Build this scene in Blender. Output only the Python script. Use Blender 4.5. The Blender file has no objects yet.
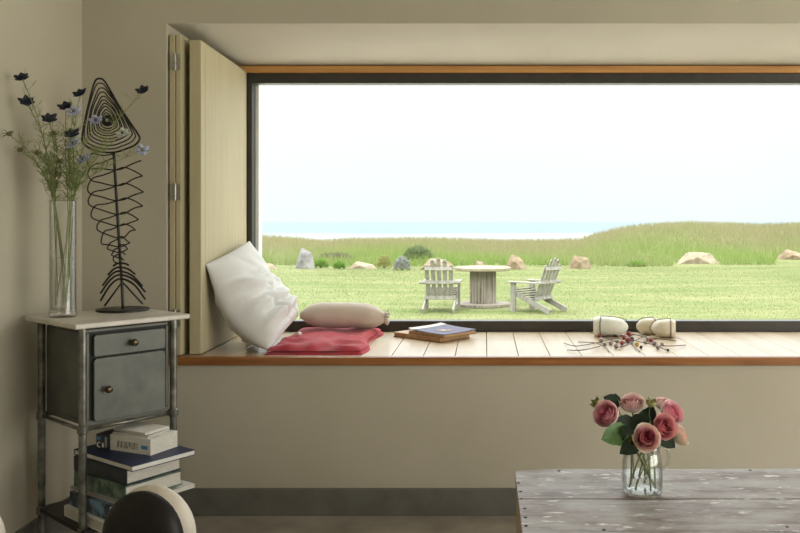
import bpy, bmesh, math, random
import numpy as np
from math import sin, cos, pi, radians, sqrt
from mathutils import Vector, Matrix, noise as mnoise

random.seed(7)
rng = np.random.default_rng(11)
SC = bpy.context.scene
COL = SC.collection
H = 1.157            # eye height above the room floor
F = 816.0            # focal length in pixels of the 800-wide frame
CX, CY = 485.0, 222.0


def at(px, py, depth):
    """a point of the room measured off the photograph at a known distance"""
    return Vector(((px - CX) * depth / F, depth, H + (CY - py) * depth / F))


# ------------------------------------------------------------------ materials
def new_mat(name):
    m = bpy.data.materials.new(name)
    m.use_nodes = True
    nt = m.node_tree
    return m, nt, nt.nodes['Principled BSDF'], nt.nodes['Material Output']


def node(nt, typ, **kw):
    n = nt.nodes.new(typ)
    for k, v in kw.items():
        setattr(n, k, v)
    return n


def ramp(nt, fac, stops):
    r = node(nt, 'ShaderNodeValToRGB')
    el = r.color_ramp.elements
    el[0].position, el[0].color = stops[0][0], (*stops[0][1], 1)
    el[1].position, el[1].color = stops[-1][0], (*stops[-1][1], 1)
    for p, c in stops[1:-1]:
        e = el.new(p)
        e.color = (*c, 1)
    nt.links.new(fac, r.inputs[0])
    return r.outputs[0]


def coords(nt, scale=(1, 1, 1), rot=(0, 0, 0)):
    tc = node(nt, 'ShaderNodeTexCoord')
    mp = node(nt, 'ShaderNodeMapping')
    mp.inputs['Scale'].default_value = scale
    mp.inputs['Rotation'].default_value = rot
    nt.links.new(tc.outputs['Object'], mp.inputs[0])
    return mp.outputs[0]


def noise_tex(nt, vec, scale, detail=4, rough=.55):
    n = node(nt, 'ShaderNodeTexNoise')
    n.inputs['Scale'].default_value = scale
    n.inputs['Detail'].default_value = detail
    n.inputs['Roughness'].default_value = rough
    nt.links.new(vec, n.inputs['Vector'])
    return n.outputs['Fac']


def bump(nt, bsdf, h, strength, dist=.01):
    b = node(nt, 'ShaderNodeBump')
    b.inputs['Strength'].default_value = strength
    b.inputs['Distance'].default_value = dist
    nt.links.new(h, b.inputs['Height'])
    nt.links.new(b.outputs[0], bsdf.inputs['Normal'])


def mottled(name, c1, c2, scale=8, rough=.6, metal=0, bump_s=.1, stretch=(1, 1, 1), detail=5, lo=.35, hi=.65, coat=0, spec=.5, dist=.004):
    m, nt, b, o = new_mat(name)
    v = coords(nt, stretch)
    f = noise_tex(nt, v, scale, detail)
    nt.links.new(ramp(nt, f, [(lo, c1), (hi, c2)]), b.inputs['Base Color'])
    b.inputs['Roughness'].default_value = rough
    b.inputs['Metallic'].default_value = metal
    b.inputs['Coat Weight'].default_value = coat
    b.inputs['Specular IOR Level'].default_value = spec
    if bump_s:
        bump(nt, b, f, bump_s, dist)
    return m


def fabric(name, c1, c2, weave=900, fold=6):
    m, nt, b, o = new_mat(name)
    v = coords(nt)
    f = noise_tex(nt, v, fold, 6)
    w = noise_tex(nt, v, weave * .25, 2)
    nt.links.new(ramp(nt, f, [(.3, c1), (.7, c2)]), b.inputs['Base Color'])
    b.inputs['Roughness'].default_value = .95
    b.inputs['Specular IOR Level'].default_value = .15
    b.inputs['Sheen Weight'].default_value = .2
    bump(nt, b, w, .12, .003)
    return m


def attr_mat(name, rough=.6, trans=0.0, spec=.3):
    m, nt, b, o = new_mat(name)
    a = node(nt, 'ShaderNodeAttribute', attribute_name='col')
    nt.links.new(a.outputs['Color'], b.inputs['Base Color'])
    b.inputs['Roughness'].default_value = rough
    b.inputs['Specular IOR Level'].default_value = spec
    if trans:
        t = node(nt, 'ShaderNodeBsdfTranslucent')
        nt.links.new(a.outputs['Color'], t.inputs['Color'])
        mx = node(nt, 'ShaderNodeMixShader')
        mx.inputs[0].default_value = trans
        nt.links.new(b.outputs[0], mx.inputs[1])
        nt.links.new(t.outputs[0], mx.inputs[2])
        nt.links.new(mx.outputs[0], o.inputs[0])
    return m


def thin_glass(name, tint=(.97, .99, .98), edge=(.55, .6, .58), refl=.9, base=.035):
    m, nt, b, o = new_mat(name)
    nt.nodes.remove(b)
    lw = node(nt, 'ShaderNodeLayerWeight')
    lw.inputs['Blend'].default_value = .5
    pw = node(nt, 'ShaderNodeMath', operation='POWER')
    nt.links.new(lw.outputs['Facing'], pw.inputs[0])
    pw.inputs[1].default_value = 3.0
    fr = node(nt, 'ShaderNodeMath', operation='MULTIPLY_ADD')
    nt.links.new(pw.outputs[0], fr.inputs[0])
    fr.inputs[1].default_value = .65
    fr.inputs[2].default_value = base
    mixc = node(nt, 'ShaderNodeMix', data_type='RGBA')
    mixc.inputs[6].default_value = (*tint, 1)
    mixc.inputs[7].default_value = (*edge, 1)
    nt.links.new(pw.outputs[0], mixc.inputs[0])
    t = node(nt, 'ShaderNodeBsdfTransparent')
    nt.links.new(mixc.outputs[2], t.inputs[0])
    g = node(nt, 'ShaderNodeBsdfGlossy')
    g.inputs['Roughness'].default_value = .03
    g.inputs['Color'].default_value = (refl, refl, refl, 1)
    mx = node(nt, 'ShaderNodeMixShader')
    nt.links.new(fr.outputs[0], mx.inputs[0])
    nt.links.new(t.outputs[0], mx.inputs[1])
    nt.links.new(g.outputs[0], mx.inputs[2])
    nt.links.new(mx.outputs[0], o.inputs[0])
    return m


def wood(name, c1, c2, c3, grain=(40, 2, 40), rough=.5, coat=0, bump_s=.15, scale=1.0):
    m, nt, b, o = new_mat(name)
    v = coords(nt, grain)
    f = noise_tex(nt, v, scale, 6, .6)
    v2 = coords(nt, (3, 3, 3))
    f2 = noise_tex(nt, v2, 1.5, 3)
    mx = node(nt, 'ShaderNodeMath', operation='MULTIPLY_ADD')
    nt.links.new(f2, mx.inputs[0])
    mx.inputs[1].default_value = .35
    sub = node(nt, 'ShaderNodeMath', operation='SUBTRACT')
    nt.links.new(f, sub.inputs[0])
    sub.inputs[1].default_value = .17
    nt.links.new(sub.outputs[0], mx.inputs[2])
    nt.links.new(ramp(nt, mx.outputs[0], [(.3, c1), (.5, c2), (.7, c3)]), b.inputs['Base Color'])
    b.inputs['Roughness'].default_value = rough
    b.inputs['Coat Weight'].default_value = coat
    b.inputs['Coat Roughness'].default_value = .15
    bump(nt, b, f, bump_s, .003)
    return m


M = {}
M['wall'] = mottled('plaster_wall', (.45, .410, .322), (.485, .443, .352), 2.2, .9, bump_s=.06, spec=.2)
M['reveal'] = M['wall']
M['ceil'] = mottled('white_ceiling', (.68, .66, .6), (.72, .7, .64), 2, .9, bump_s=0)
M['floor'] = mottled('polished_concrete', (.20, .172, .14), (.36, .32, .27), 3.5, .45, bump_s=.05, detail=8)
M['skirting'] = mottled('dark_skirting', (.12, .115, .10), (.15, .145, .125), 12, .5, bump_s=.03)
M['stone_jamb'] = mottled('white_render', (.82, .8, .76), (.9, .88, .84), 10, .8)
M['added_bounce_slab'] = mottled('pale_bounce', (.63, .605, .54), (.70, .67, .61), 3, .85)  # pale so that the added slab throws daylight back
M['frame'] = mottled('bronze_frame', (.030, .026, .022), (.042, .036, .030), 20, .38, bump_s=.02)
M['strip'] = wood('orange_wood_strip', (.42, .19, .05), (.55, .27, .08), (.62, .33, .11), (2, 40, 40), .5)
M['sill_edge'] = wood('varnished_edge', (.20, .07, .018), (.30, .115, .03), (.40, .17, .05), (2, 40, 40), .35, .3)
M['sill'] = wood('pale_plank', (.50, .38, .24), (.60, .48, .33), (.68, .57, .42), (14, 1.2, 10), .32, .35, .06)
M['shutter'] = wood('limed_oak', (.42, .365, .22), (.455, .395, .25), (.49, .43, .28), (40, 40, 2), .55, 0, .08)
M['hinge'] = mottled('steel_hinge', (.32, .31, .27), (.42, .40, .36), 60, .4, .8, .03)
M['glass'] = thin_glass('window_glass', (.985, .995, .99), (.9, .93, .92), .6)
M['clear'] = thin_glass('clear_glass', (.985, .99, .987), (.40, .43, .41), 1.0, .06)
M['handle_glass'] = thin_glass('thick_handle_glass', (.88, .90, .88), (.25, .28, .26), 1.0, .14)
M['water'] = thin_glass('water', (.985, .99, .987), (.72, .76, .74), .8)
M['marble'] = mottled('pale_marble', (.50, .46, .40), (.66, .62, .56), 7, .3, bump_s=.01, detail=9)
M['enamel'] = mottled('worn_grey_enamel', (.078, .083, .070), (.128, .132, .112), 9, .45, .15, .08, detail=8)
M['tube'] = mottled('worn_steel_tube', (.10, .10, .085), (.24, .24, .21), 25, .33, .7, .08)
M['brass'] = mottled('dull_brass', (.07, .05, .03), (.16, .12, .07), 60, .28, .8, .02)
M['black'] = mottled('black_gap_shade', (.01, .01, .009), (.015, .015, .013), 20, .7)
M['iron'] = mottled('black_iron', (.012, .011, .010), (.024, .022, .02), 60, .42, .3, .1)
M['linen'] = fabric('pale_linen', (.58, .575, .56), (.65, .645, .63))
M['bolster'] = fabric('beige_linen', (.48, .415, .345), (.56, .49, .415))
M['red'] = fabric('red_cloth', (.33, .018, .032), (.40, .028, .046))
M['bone'] = mottled('bone_white', (.7, .66, .58), (.8, .76, .7), 40, .5)
M['purple'] = mottled('purple_cover', (.055, .043, .115), (.075, .06, .14), 30, .55, bump_s=.03)
M['gold'] = mottled('gold_print', (.5, .33, .14), (.62, .43, .2), 60, .4)
M['tan'] = mottled('tan_leather', (.34, .20, .085), (.46, .29, .14), 30, .5)
M['darkred'] = mottled('oxblood_board', (.13, .035, .02), (.2, .06, .035), 30, .5)
M['pages'] = mottled('paper_edges', (.50, .47, .41), (.66, .63, .56), 40, .85, stretch=(1, 1, 14), bump_s=.15)
M['paper'] = mottled('white_paper', (.62, .6, .55), (.7, .68, .63), 20, .7)
M['navy'] = mottled('navy_cover', (.006, .012, .045), (.010, .02, .07), 20, .5)
M['dark_cover'] = mottled('dark_cover', (.012, .016, .022), (.03, .038, .046), 14, .35)
M['green_cover'] = mottled('green_cover', (.03, .07, .05), (.16, .22, .17), 30, .4, lo=.4, hi=.62)
M['bluepic'] = mottled('blue_picture_cover', (.02, .03, .05), (.2, .34, .5), 16, .3, lo=.48, hi=.6)
M['grey_cover'] = mottled('grey_cover', (.22, .22, .21), (.34, .34, .32), 14, .4)
M['bluelabel'] = mottled('blue_label', (.05, .22, .45), (.07, .26, .5), 30, .5)
M['smudge'] = mottled('grey_print', (.20, .19, .17), (.60, .57, .5), 140, .7, stretch=(1, 1, .3), lo=.42, hi=.58, bump_s=0)
m, nt, b, o = new_mat('whitewashed_plank')
fg = noise_tex(nt, coords(nt, (3, 34, 12)), 1.0, 8, .7)
fp_ = noise_tex(nt, coords(nt, (5, 13, 5)), 1.3, 6, .65)
ff = noise_tex(nt, coords(nt, (11, 30, 8)), 1.6, 5, .6)
base = ramp(nt, fp_, [(.36, (.15, .10, .08)), (.46, (.27, .22, .195)), (.58, (.355, .325, .31)), (.75, (.43, .415, .405))])
crk = ramp(nt, fg, [(.33, (.08, .06, .05)), (.43, (.8, .78, .76)), (.7, (1, 1, 1))])
mu = node(nt, 'ShaderNodeMix', data_type='RGBA', blend_type='MULTIPLY'); mu.inputs[0].default_value = .85
nt.links.new(base, mu.inputs[6]); nt.links.new(crk, mu.inputs[7])
fl_ = ramp(nt, ff, [(.60, (0, 0, 0)), (.68, (1, 1, 1))])
m2 = node(nt, 'ShaderNodeMix', data_type='RGBA'); m2.inputs[7].default_value = (.66, .65, .63, 1)
nt.links.new(fl_, m2.inputs[0]); nt.links.new(mu.outputs[2], m2.inputs[6])
nt.links.new(m2.outputs[2], b.inputs['Base Color'])
b.inputs['Roughness'].default_value = .5
bump(nt, b, fg, .3, .003)
M['table_wood'] = m
M['table_side'] = wood('raw_brown_side', (.22, .14, .065), (.34, .235, .12), (.42, .31, .17), (8, 30, 2), .6)
M['nail'] = mottled('rusty_nail', (.02, .017, .015), (.05, .04, .03), 80, .6, .4)
M['chair_pad'] = mottled('black_leather', (.006, .005, .005), (.010, .008, .007), 25, .45, bump_s=.03, spec=.25)
M['chair_rim'] = mottled('pale_shell', (.55, .50, .42), (.66, .60, .52), 14, .45)
M['petal'] = attr_mat('rose_petal', .7, .25, .2)
M['leaf'] = mottled('rose_leaf', (.05, .13, .025), (.10, .22, .05), 30, .45, bump_s=.1)
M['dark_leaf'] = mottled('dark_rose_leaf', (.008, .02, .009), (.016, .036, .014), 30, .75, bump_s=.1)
M['stem'] = mottled('rose_stem', (.10, .15, .035), (.17, .22, .06), 40, .5)
M['nig_stem'] = mottled('nigella_stem', (.14, .165, .05), (.22, .25, .085), 60, .6)
M['nig_leaf'] = mottled('nigella_foliage', (.13, .17, .045), (.24, .29, .10), 60, .7)
M['nig_dark'] = mottled('dark_nigella', (.012, .014, .028), (.03, .034, .06), 60, .7)
M['nig_blue'] = mottled('pale_blue_nigella', (.33, .36, .52), (.5, .53, .66), 60, .7)
M['nig_pale'] = mottled('white_nigella', (.55, .6, .55), (.68, .72, .66), 60, .7)
M['nig_bud'] = mottled('nigella_bud', (.09, .085, .03), (.16, .15, .06), 60, .7)
M['frost'] = mottled('frosted_shade', (.68, .69, .60), (.78, .79, .70), 14, .35, bump_s=.02)
M['amber'] = mottled('amber_shade', (.66, .59, .45), (.78, .72, .58), 14, .35, bump_s=.02)
M['wire'] = mottled('brown_wire', (.045, .02, .012), (.09, .045, .028), 60, .45, .4)
M['redbead'] = mottled('red_bead', (.26, .03, .03), (.34, .06, .05), 60, .2)
M['greybead'] = mottled('smoky_bead', (.25, .2, .19), (.42, .36, .35), 60, .15)
M['goldbead'] = mottled('gold_bead', (.5, .33, .07), (.6, .42, .12), 60, .3, .4)
M['grey_wood'] = wood('weathered_grey_wood', (.19, .175, .14), (.265, .25, .21), (.33, .315, .275), (20, 20, 3), .85)
M['spool_wood'] = wood('weathered_spool_wood', (.10, .08, .055), (.22, .19, .145), (.32, .29, .235), (30, 30, 1.2), .85)
M['spool_top'] = wood('yellowed_spool_top', (.19, .16, .085), (.25, .215, .13), (.29, .26, .17), (3, 20, 3), .8)
M['rock_grey'] = mottled('grey_rock', (.11, .105, .10), (.28, .265, .245), 3.2, .9, bump_s=.5, dist=.05, detail=8)
M['rock_tan'] = mottled('tan_rock', (.14, .098, .05), (.29, .222, .14), 3.4, .9, bump_s=.5, dist=.05, detail=8)
M['rock_pale'] = mottled('pale_rock', (.185, .14, .085), (.32, .265, .185), 3.4, .9, bump_s=.5, dist=.05, detail=8)
M['blade'] = attr_mat('grass_blade', .8, .35, .1)

# lawn / meadow ground
m, nt, b, o = new_mat('lawn_ground')
v1 = coords(nt, (.35, 1.9, 1))
f1 = noise_tex(nt, v1, .9, 6, .65)
v2 = coords(nt, (1, 1, 1))
f2 = noise_tex(nt, v2, 4.5, 6, .7)
ad = node(nt, 'ShaderNodeMath', operation='MULTIPLY_ADD')
nt.links.new(f2, ad.inputs[0]); ad.inputs[1].default_value = .45
sb = node(nt, 'ShaderNodeMath', operation='SUBTRACT')
nt.links.new(f1, sb.inputs[0]); sb.inputs[1].default_value = .22
nt.links.new(sb.outputs[0], ad.inputs[2])
lawn_c = ramp(nt, ad.outputs[0], [(.32, (.10, .132, .040)), (.5, (.138, .158, .06)), (.68, (.19, .19, .088))])
mead_c = ramp(nt, ad.outputs[0], [(.32, (.14, .19, .05)), (.5, (.18, .205, .08)), (.68, (.24, .22, .12))])
tc = node(nt, 'ShaderNodeTexCoord'); sx = node(nt, 'ShaderNodeSeparateXYZ')
nt.links.new(tc.outputs['Object'], sx.inputs[0])
mr = node(nt, 'ShaderNodeMapRange'); mr.inputs[1].default_value = 28.5; mr.inputs[2].default_value = 31.5
nt.links.new(sx.outputs[1], mr.inputs[0])
mx = node(nt, 'ShaderNodeMix', data_type='RGBA')
nt.links.new(mr.outputs[0], mx.inputs[0]); nt.links.new(lawn_c, mx.inputs[6]); nt.links.new(mead_c, mx.inputs[7])
nt.links.new(mx.outputs[2], b.inputs['Base Color'])
b.inputs['Roughness'].default_value = .95
b.inputs['Specular IOR Level'].default_value = .1
bump(nt, b, f2, .4, .05)
M['ground'] = m

# sea with surf
m, nt, b, o = new_mat('sea_water')
v = coords(nt, (.02, .11, 1))
f = noise_tex(nt, v, .35, 6, .6)
tc = node(nt, 'ShaderNodeTexCoord'); sx = node(nt, 'ShaderNodeSeparateXYZ')
nt.links.new(tc.outputs['Object'], sx.inputs[0])
mr = node(nt, 'ShaderNodeMapRange'); mr.inputs[1].default_value = 420; mr.inputs[2].default_value = 760
mr.inputs[3].default_value = .34; mr.inputs[4].default_value = -.12
nt.links.new(sx.outputs[1], mr.inputs[0])
ad = node(nt, 'ShaderNodeMath', operation='ADD')
nt.links.new(f, ad.inputs[0]); nt.links.new(mr.outputs[0], ad.inputs[1])
nt.links.new(ramp(nt, ad.outputs[0], [(.48, (.072, .112, .130)), (.62, (.175, .19, .19))]), b.inputs['Base Color'])
b.inputs['Roughness'].default_value = .55
b.inputs['Specular IOR Level'].default_value = .35
M['sea'] = m


# ------------------------------------------------------------------ mesh helpers
class MB:
    def __init__(self):
        self.v, self.f, self.c = [], [], []

    def add(self, verts, faces, col=None):
        n = len(self.v)
        self.v += [tuple(p) for p in verts]
        self.f += [tuple(i + n for i in q) for q in faces]
        if col is not None:
            if callable(col):
                self.c += [col(i) for i in range(len(verts))]
            else:
                self.c += [col] * len(verts)
        return self

    def box(self, x0, x1, y0, y1, z0, z1, mat=None):
        vs = [Vector(p) for p in ((x0, y0, z0), (x1, y0, z0), (x1, y1, z0), (x0, y1, z0), (x0, y0, z1), (x1, y0, z1), (x1, y1, z1), (x0, y1, z1))]
        if mat is not None:
            vs = [mat @ p for p in vs]
        return self.add(vs, [(3, 2, 1, 0), (4, 5, 6, 7), (0, 1, 5, 4), (1, 2, 6, 5), (2, 3, 7, 6), (3, 0, 4, 7)])

    def beam(self, a, b, w, t, up=(0, 0, 1)):
        a, b = Vector(a), Vector(b)
        d = (b - a)
        L = d.length
        d.normalize()
        s = d.cross(Vector(up))
        if s.length < 1e-5:
            s = d.cross(Vector((0, 1, 0)))
        s.normalize()
        u = s.cross(d)
        mt = Matrix((( s.x, d.x, u.x, a.x), (s.y, d.y, u.y, a.y), (s.z, d.z, u.z, a.z), (0, 0, 0, 1)))
        return self.box(-w / 2, w / 2, 0, L, -t / 2, t / 2, mt)

    def tube(self, pts, r, n=8, cap=True, closed=False):
        pts = [Vector(p) for p in pts]
        N = len(pts)
        rs = r if isinstance(r, (list, tuple)) else [r] * N
        tang = []
        for i in range(N):
            if closed:
                t = pts[(i + 1) % N] - pts[i - 1]
            else:
                t = pts[min(i + 1, N - 1)] - pts[max(i - 1, 0)]
            tang.append(t.normalized() if t.length > 1e-9 else Vector((0, 0, 1)))
        ref = Vector((0, 0, 1)) if abs(tang[0].z) < .9 else Vector((1, 0, 0))
        nrm = (ref - tang[0] * ref.dot(tang[0])).normalized()
        vs = []
        for i in range(N):
            nrm = nrm - tang[i] * nrm.dot(tang[i])
            nrm = nrm.normalized() if nrm.length > 1e-6 else tang[i].orthogonal().normalized()
            bn = tang[i].cross(nrm)
            for k in range(n):
                a = 2 * pi * k / n
                vs.append(pts[i] + (nrm * cos(a) + bn * sin(a)) * rs[i])
        fs = []
        for i in range(N if closed else N - 1):
            j = (i + 1) % N
            for k in range(n):
                k2 = (k + 1) % n
                fs.append((i * n + k, i * n + k2, j * n + k2, j * n + k))
        if cap and not closed:
            fs.append(tuple(range(n - 1, -1, -1)))
            fs.append(tuple((N - 1) * n + k for k in range(n)))
        return self.add(vs, fs)

    def lathe(self, prof, n=24, c=(0, 0, 0), mat=None, close_ends=True):
        vs, fs = [], []
        for (r, z) in prof:
            for k in range(n):
                a = 2 * pi * k / n
                p = Vector((r * cos(a), r * sin(a), z))
                vs.append((mat @ p if mat is not None else p) + Vector(c))
        for i in range(len(prof) - 1):
            for k in range(n):
                k2 = (k + 1) % n
                fs.append((i * n + k, i * n + k2, (i + 1) * n + k2, (i + 1) * n + k))
        if close_ends:
            fs.append(tuple(range(n - 1, -1, -1)))
            fs.append(tuple((len(prof) - 1) * n + k for k in range(n)))
        return self.add(vs, fs)

    def ball(self, c, rx, ry=None, rz=None, n=12, mat=None):
        ry = ry or rx
        rz = rz or rx
        prof = [(max(1e-4, sin(pi * i / n)), -cos(pi * i / n)) for i in range(n + 1)]
        s = Matrix.Diagonal((rx, ry, rz, 1))
        return self.lathe(prof, n * 2, c, (mat @ s) if mat is not None else s)

    def grid(self, nu, nv, fn, col=None):
        vs, cs = [], []
        for i in range(nu + 1):
            for j in range(nv + 1):
                u, v = i / nu, j / nv
                vs.append(fn(u, v))
                if col:
                    cs.append(col(u, v))
        fs = [(i * (nv + 1) + j, (i + 1) * (nv + 1) + j, (i + 1) * (nv + 1) + j + 1, i * (nv + 1) + j + 1) for i in range(nu) for j in range(nv)]
        n = len(self.v)
        self.v += [tuple(p) for p in vs]
        self.f += [tuple(k + n for k in q) for q in fs]
        self.c += cs
        return self

    def build(self, name, mat, parent=None, smooth=False, bevel=0, solid=0, subsurf=0, fix=True):
        me = bpy.data.meshes.new(name)
        me.from_pydata(self.v, [], self.f)
        if fix:
            bm = bmesh.new()
            bm.from_mesh(me)
            bmesh.ops.recalc_face_normals(bm, faces=bm.faces)
            bm.to_mesh(me)
            bm.free()
        if self.c and len(self.c) == len(self.v):
            ca = me.color_attributes.new('col', 'FLOAT_COLOR', 'POINT')
            ca.data.foreach_set('color', np.array([(*c[:3], 1.0) for c in self.c], dtype=np.float32).ravel())
        me.materials.append(M[mat] if isinstance(mat, str) else mat)
        if smooth:
            me.polygons.foreach_set('use_smooth', [True] * len(me.polygons))
        ob = bpy.data.objects.new(name, me)
        COL.objects.link(ob)
        if parent:
            ob.parent = parent
        if solid:
            md = ob.modifiers.new('thickness', 'SOLIDIFY'); md.thickness = solid; md.offset = 0
        if bevel:
            md = ob.modifiers.new('bevel', 'BEVEL'); md.width = bevel; md.segments = 2
            md.limit_method = 'ANGLE'; md.angle_limit = radians(40)
        if subsurf:
            md = ob.modifiers.new('sub', 'SUBSURF'); md.levels = subsurf; md.render_levels = subsurf
        me.update()
        return ob


def tag(o, label, cat, group=None, kind=None):
    o['label'] = label
    o['category'] = cat
    if group:
        o['group'] = group
    if kind:
        o['kind'] = kind
    return o


def thing(name, label, cat, loc=(0, 0, 0), rotz=0.0, group=None):
    o = bpy.data.objects.new(name, None)
    o.empty_display_size = .05
    COL.objects.link(o)
    o.location = loc
    o.rotation_euler = (0, 0, rotz)
    return tag(o, label, cat, group)


def struct(o):
    o['kind'] = 'structure'
    return o


def copy_tree(o, parent=None):
    c = o.copy()
    COL.objects.link(c)
    c.parent = parent
    for ch in [x for x in bpy.data.objects if x.parent == o]:
        copy_tree(ch, c)
    return c


def catmull(pts, n=6, closed=False):
    pts = [Vector(p) for p in pts]
    N = len(pts)
    out = []
    segs = N if closed else N - 1
    for i in range(segs):
        p1, p2 = pts[i], pts[(i + 1) % N]
        p0 = pts[i - 1] if (closed or i > 0) else p1
        p3 = pts[(i + 2) % N] if (closed or i + 2 < N) else p2
        for k in range(n):
            t = k / n
            out.append(.5 * ((2 * p1) + (p2 - p0) * t + (2 * p0 - 5 * p1 + 4 * p2 - p3) * t * t + (3 * p1 - p0 - 3 * p2 + p3) * t ** 3))
    if not closed:
        out.append(pts[-1])
    return out


# ------------------------------------------------------------------ camera, sky, lights
cam = bpy.data.cameras.new('camera')
cam.sensor_width = 36
cam.sensor_fit = 'HORIZONTAL'
cam.lens = F / 800 * 36
cam.shift_x = (400 - CX) / 800
cam.shift_y = (CY - 266.5) / 800
cam.clip_end = 60000
cam_o = bpy.data.objects.new('camera', cam)
COL.objects.link(cam_o)
cam_o.location = (0, 0, H)
cam_o.rotation_euler = (pi / 2, 0, 0)
SC.camera = cam_o

w = bpy.data.worlds.new('overcast_sky')
SC.world = w
w.use_nodes = True
nt = w.node_tree
bg = nt.nodes['Background']
tc = node(nt, 'ShaderNodeTexCoord')
sx = node(nt, 'ShaderNodeSeparateXYZ')
nt.links.new(tc.outputs['Generated'], sx.inputs[0])
sky_c = ramp(nt, sx.outputs[2], [(0.0, (.86, .985, 1.0)), (.05, (.90, .995, 1.0)), (.13, (.95, 1.0, 1.0)), (1.0, (.97, .985, 1.0))])
sky_s = node(nt, 'ShaderNodeMapRange')
sky_s.inputs[1].default_value = .14; sky_s.inputs[2].default_value = .9
sky_s.inputs[3].default_value = .95; sky_s.inputs[4].default_value = 6.2
nt.links.new(sx.outputs[2], sky_s.inputs[0])
nt.links.new(sky_c, bg.inputs[0])
nt.links.new(sky_s.outputs[0], bg.inputs[1])

SC.view_settings.view_transform = 'Standard'
SC.view_settings.look = 'None'
SC.view_settings.gamma = 1
SC.view_settings.exposure = .3
SC.cycles.use_denoising = True
SC.cycles.max_bounces = 10
SC.cycles.transparent_max_bounces = 24
SC.cycles.sample_clamp_indirect = 6


def area(name, loc, rot, sx_, sy_, power, color):
    l = bpy.data.lights.new(name, 'AREA')
    l.shape = 'RECTANGLE'
    l.size, l.size_y = sx_, sy_
    l.energy = power
    l.color = color
    ob = bpy.data.objects.new(name, l)
    COL.objects.link(ob)
    ob.location = loc
    ob.rotation_euler = rot
    return ob


# ------------------------------------------------------------------ the room
XL, XR, YF, YW, ZC = -1.592, 3.9, -2.6, 3.223, 2.6
OX0, OX1 = -1.258, 2.6
SILL = .624
TOPF, TOPB = 1.941, 1.915
YB = 3.99
YO = 4.09

struct(MB().box(XL - .2, XR + .2, YF - .2, YO, -.12, 0).build('floor', 'floor'))
struct(MB().box(XL - .2, XR + .2, YF - .2, YO, ZC, ZC + .15).build('ceiling', 'ceil'))
struct(MB().box(XL - .2, XL, YF - .2, YO, 0, ZC).build('wall_left', 'wall'))
# thick window wall with its deep reveal
wb = MB()
wb.box(XL, XR, YW, YO, 0, SILL - .032)
wb.box(XL, OX0, YW, YO, SILL - .032, ZC)
wb.box(OX1, XR, YW, YO, SILL - .032, ZC)
hx = [(OX0, YW, TOPF), (OX1, YW, TOPF), (OX1, YO, TOPB), (OX0, YO, TOPB), (OX0, YW, ZC), (OX1, YW, ZC), (OX1, YO, ZC), (OX0, YO, ZC)]
wb.add(hx, [(3, 2, 1, 0), (4, 5, 6, 7), (0, 1, 5, 4), (1, 2, 6, 5), (2, 3, 7, 6), (3, 0, 4, 7)])
struct(wb.build('wall_back', 'wall'))
# right wall with an unseen opening added for side light, and the wall behind the viewpoint
wr = MB()
wr.box(XR, XR + .2, YF, -1.9, 0, ZC); wr.box(XR, XR + .2, 2.5, YO, 0, ZC)
wr.box(XR, XR + .2, -1.9, 2.5, 2.3, ZC); wr.box(XR, XR + .2, -1.9, 2.5, 0, .1)
struct(wr.build('wall_right', 'wall'))
wf = MB()
wf.box(XL, XR, YF - .2, YF, 0, ZC)
struct(wf.build('wall_front', 'wall'))
struct(MB().box(XL + .012, XR, YW - .014, YW, 0, .108).build('baseboard_back', 'skirting', bevel=.003))
struct(MB().box(XL, XL + .012, YF, YW, 0, .108).build('baseboard_left', 'skirting', bevel=.003))
area('added_side_fill', (XR + .02, .3, 1.2), (radians(90), 0, radians(90)), 4.3, 2.15, 108, (1, .97, .91))  # unseen side source, added to fill the room from the right

# the picture window
win = struct(bpy.data.objects.new('window_1', None)); COL.objects.link(win)
FX0, FX1 = -1.172, OX1
FZ1 = 1.881
fr = MB()
fr.box(FX0, FX0 + .040, 3.965, 4.03, SILL, FZ1)
fr.box(FX1 - .05, FX1, 3.965, 4.03, SILL, FZ1)
fr.box(FX0 + .04, FX1 - .05, 3.965, 4.03, SILL, SILL + .052)
fr.box(FX0 + .04, FX1 - .05, 3.965, 4.03, FZ1 - .050, FZ1)
fr.build('window_frame', 'frame', win, bevel=.003)
MB().box(FX0 + .034, FX1 - .045, 3.995, 4.003, SILL + .047, FZ1 - .045).build('window_pane', 'glass', win)
MB().box(FX0 + .030, FX0 + .055, 4.031, 4.087, SILL + .01, FZ1 - .01).build('outer_jamb', 'stone_jamb', win)
MB().box(OX0, FX0, 3.965, YO, SILL, TOPB - .002).build('side_panel', 'frame', win)
struct(MB().box(OX0, OX1, 3.95, YB + .02, FZ1, TOPB - .001).build('trim_1', 'strip', bevel=.002))
MB().box(OX0, OX1, 4.031, YO + .08, SILL - .04, SILL + .012).build('outer_sill', 'stone_jamb', win)
# window seat of pale planks with a varnished front edge
seat = MB()
x = OX0
i = 0
while x < OX1 - .001:
    x2 = min(x + .1265, OX1)
    seat.box(x + .0012, x2 - .0012, YW + .022, 3.965, SILL - .03, SILL)
    x = x2
seat_o = struct(seat.build('window_sill', 'sill', bevel=.0015)); seat_o.name = 'trim_2'
struct(MB().box(OX0, OX1, YW - .012, YW + .022, SILL - .032, SILL + .001).build('trim_3', 'sill_edge', bevel=.004))

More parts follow.
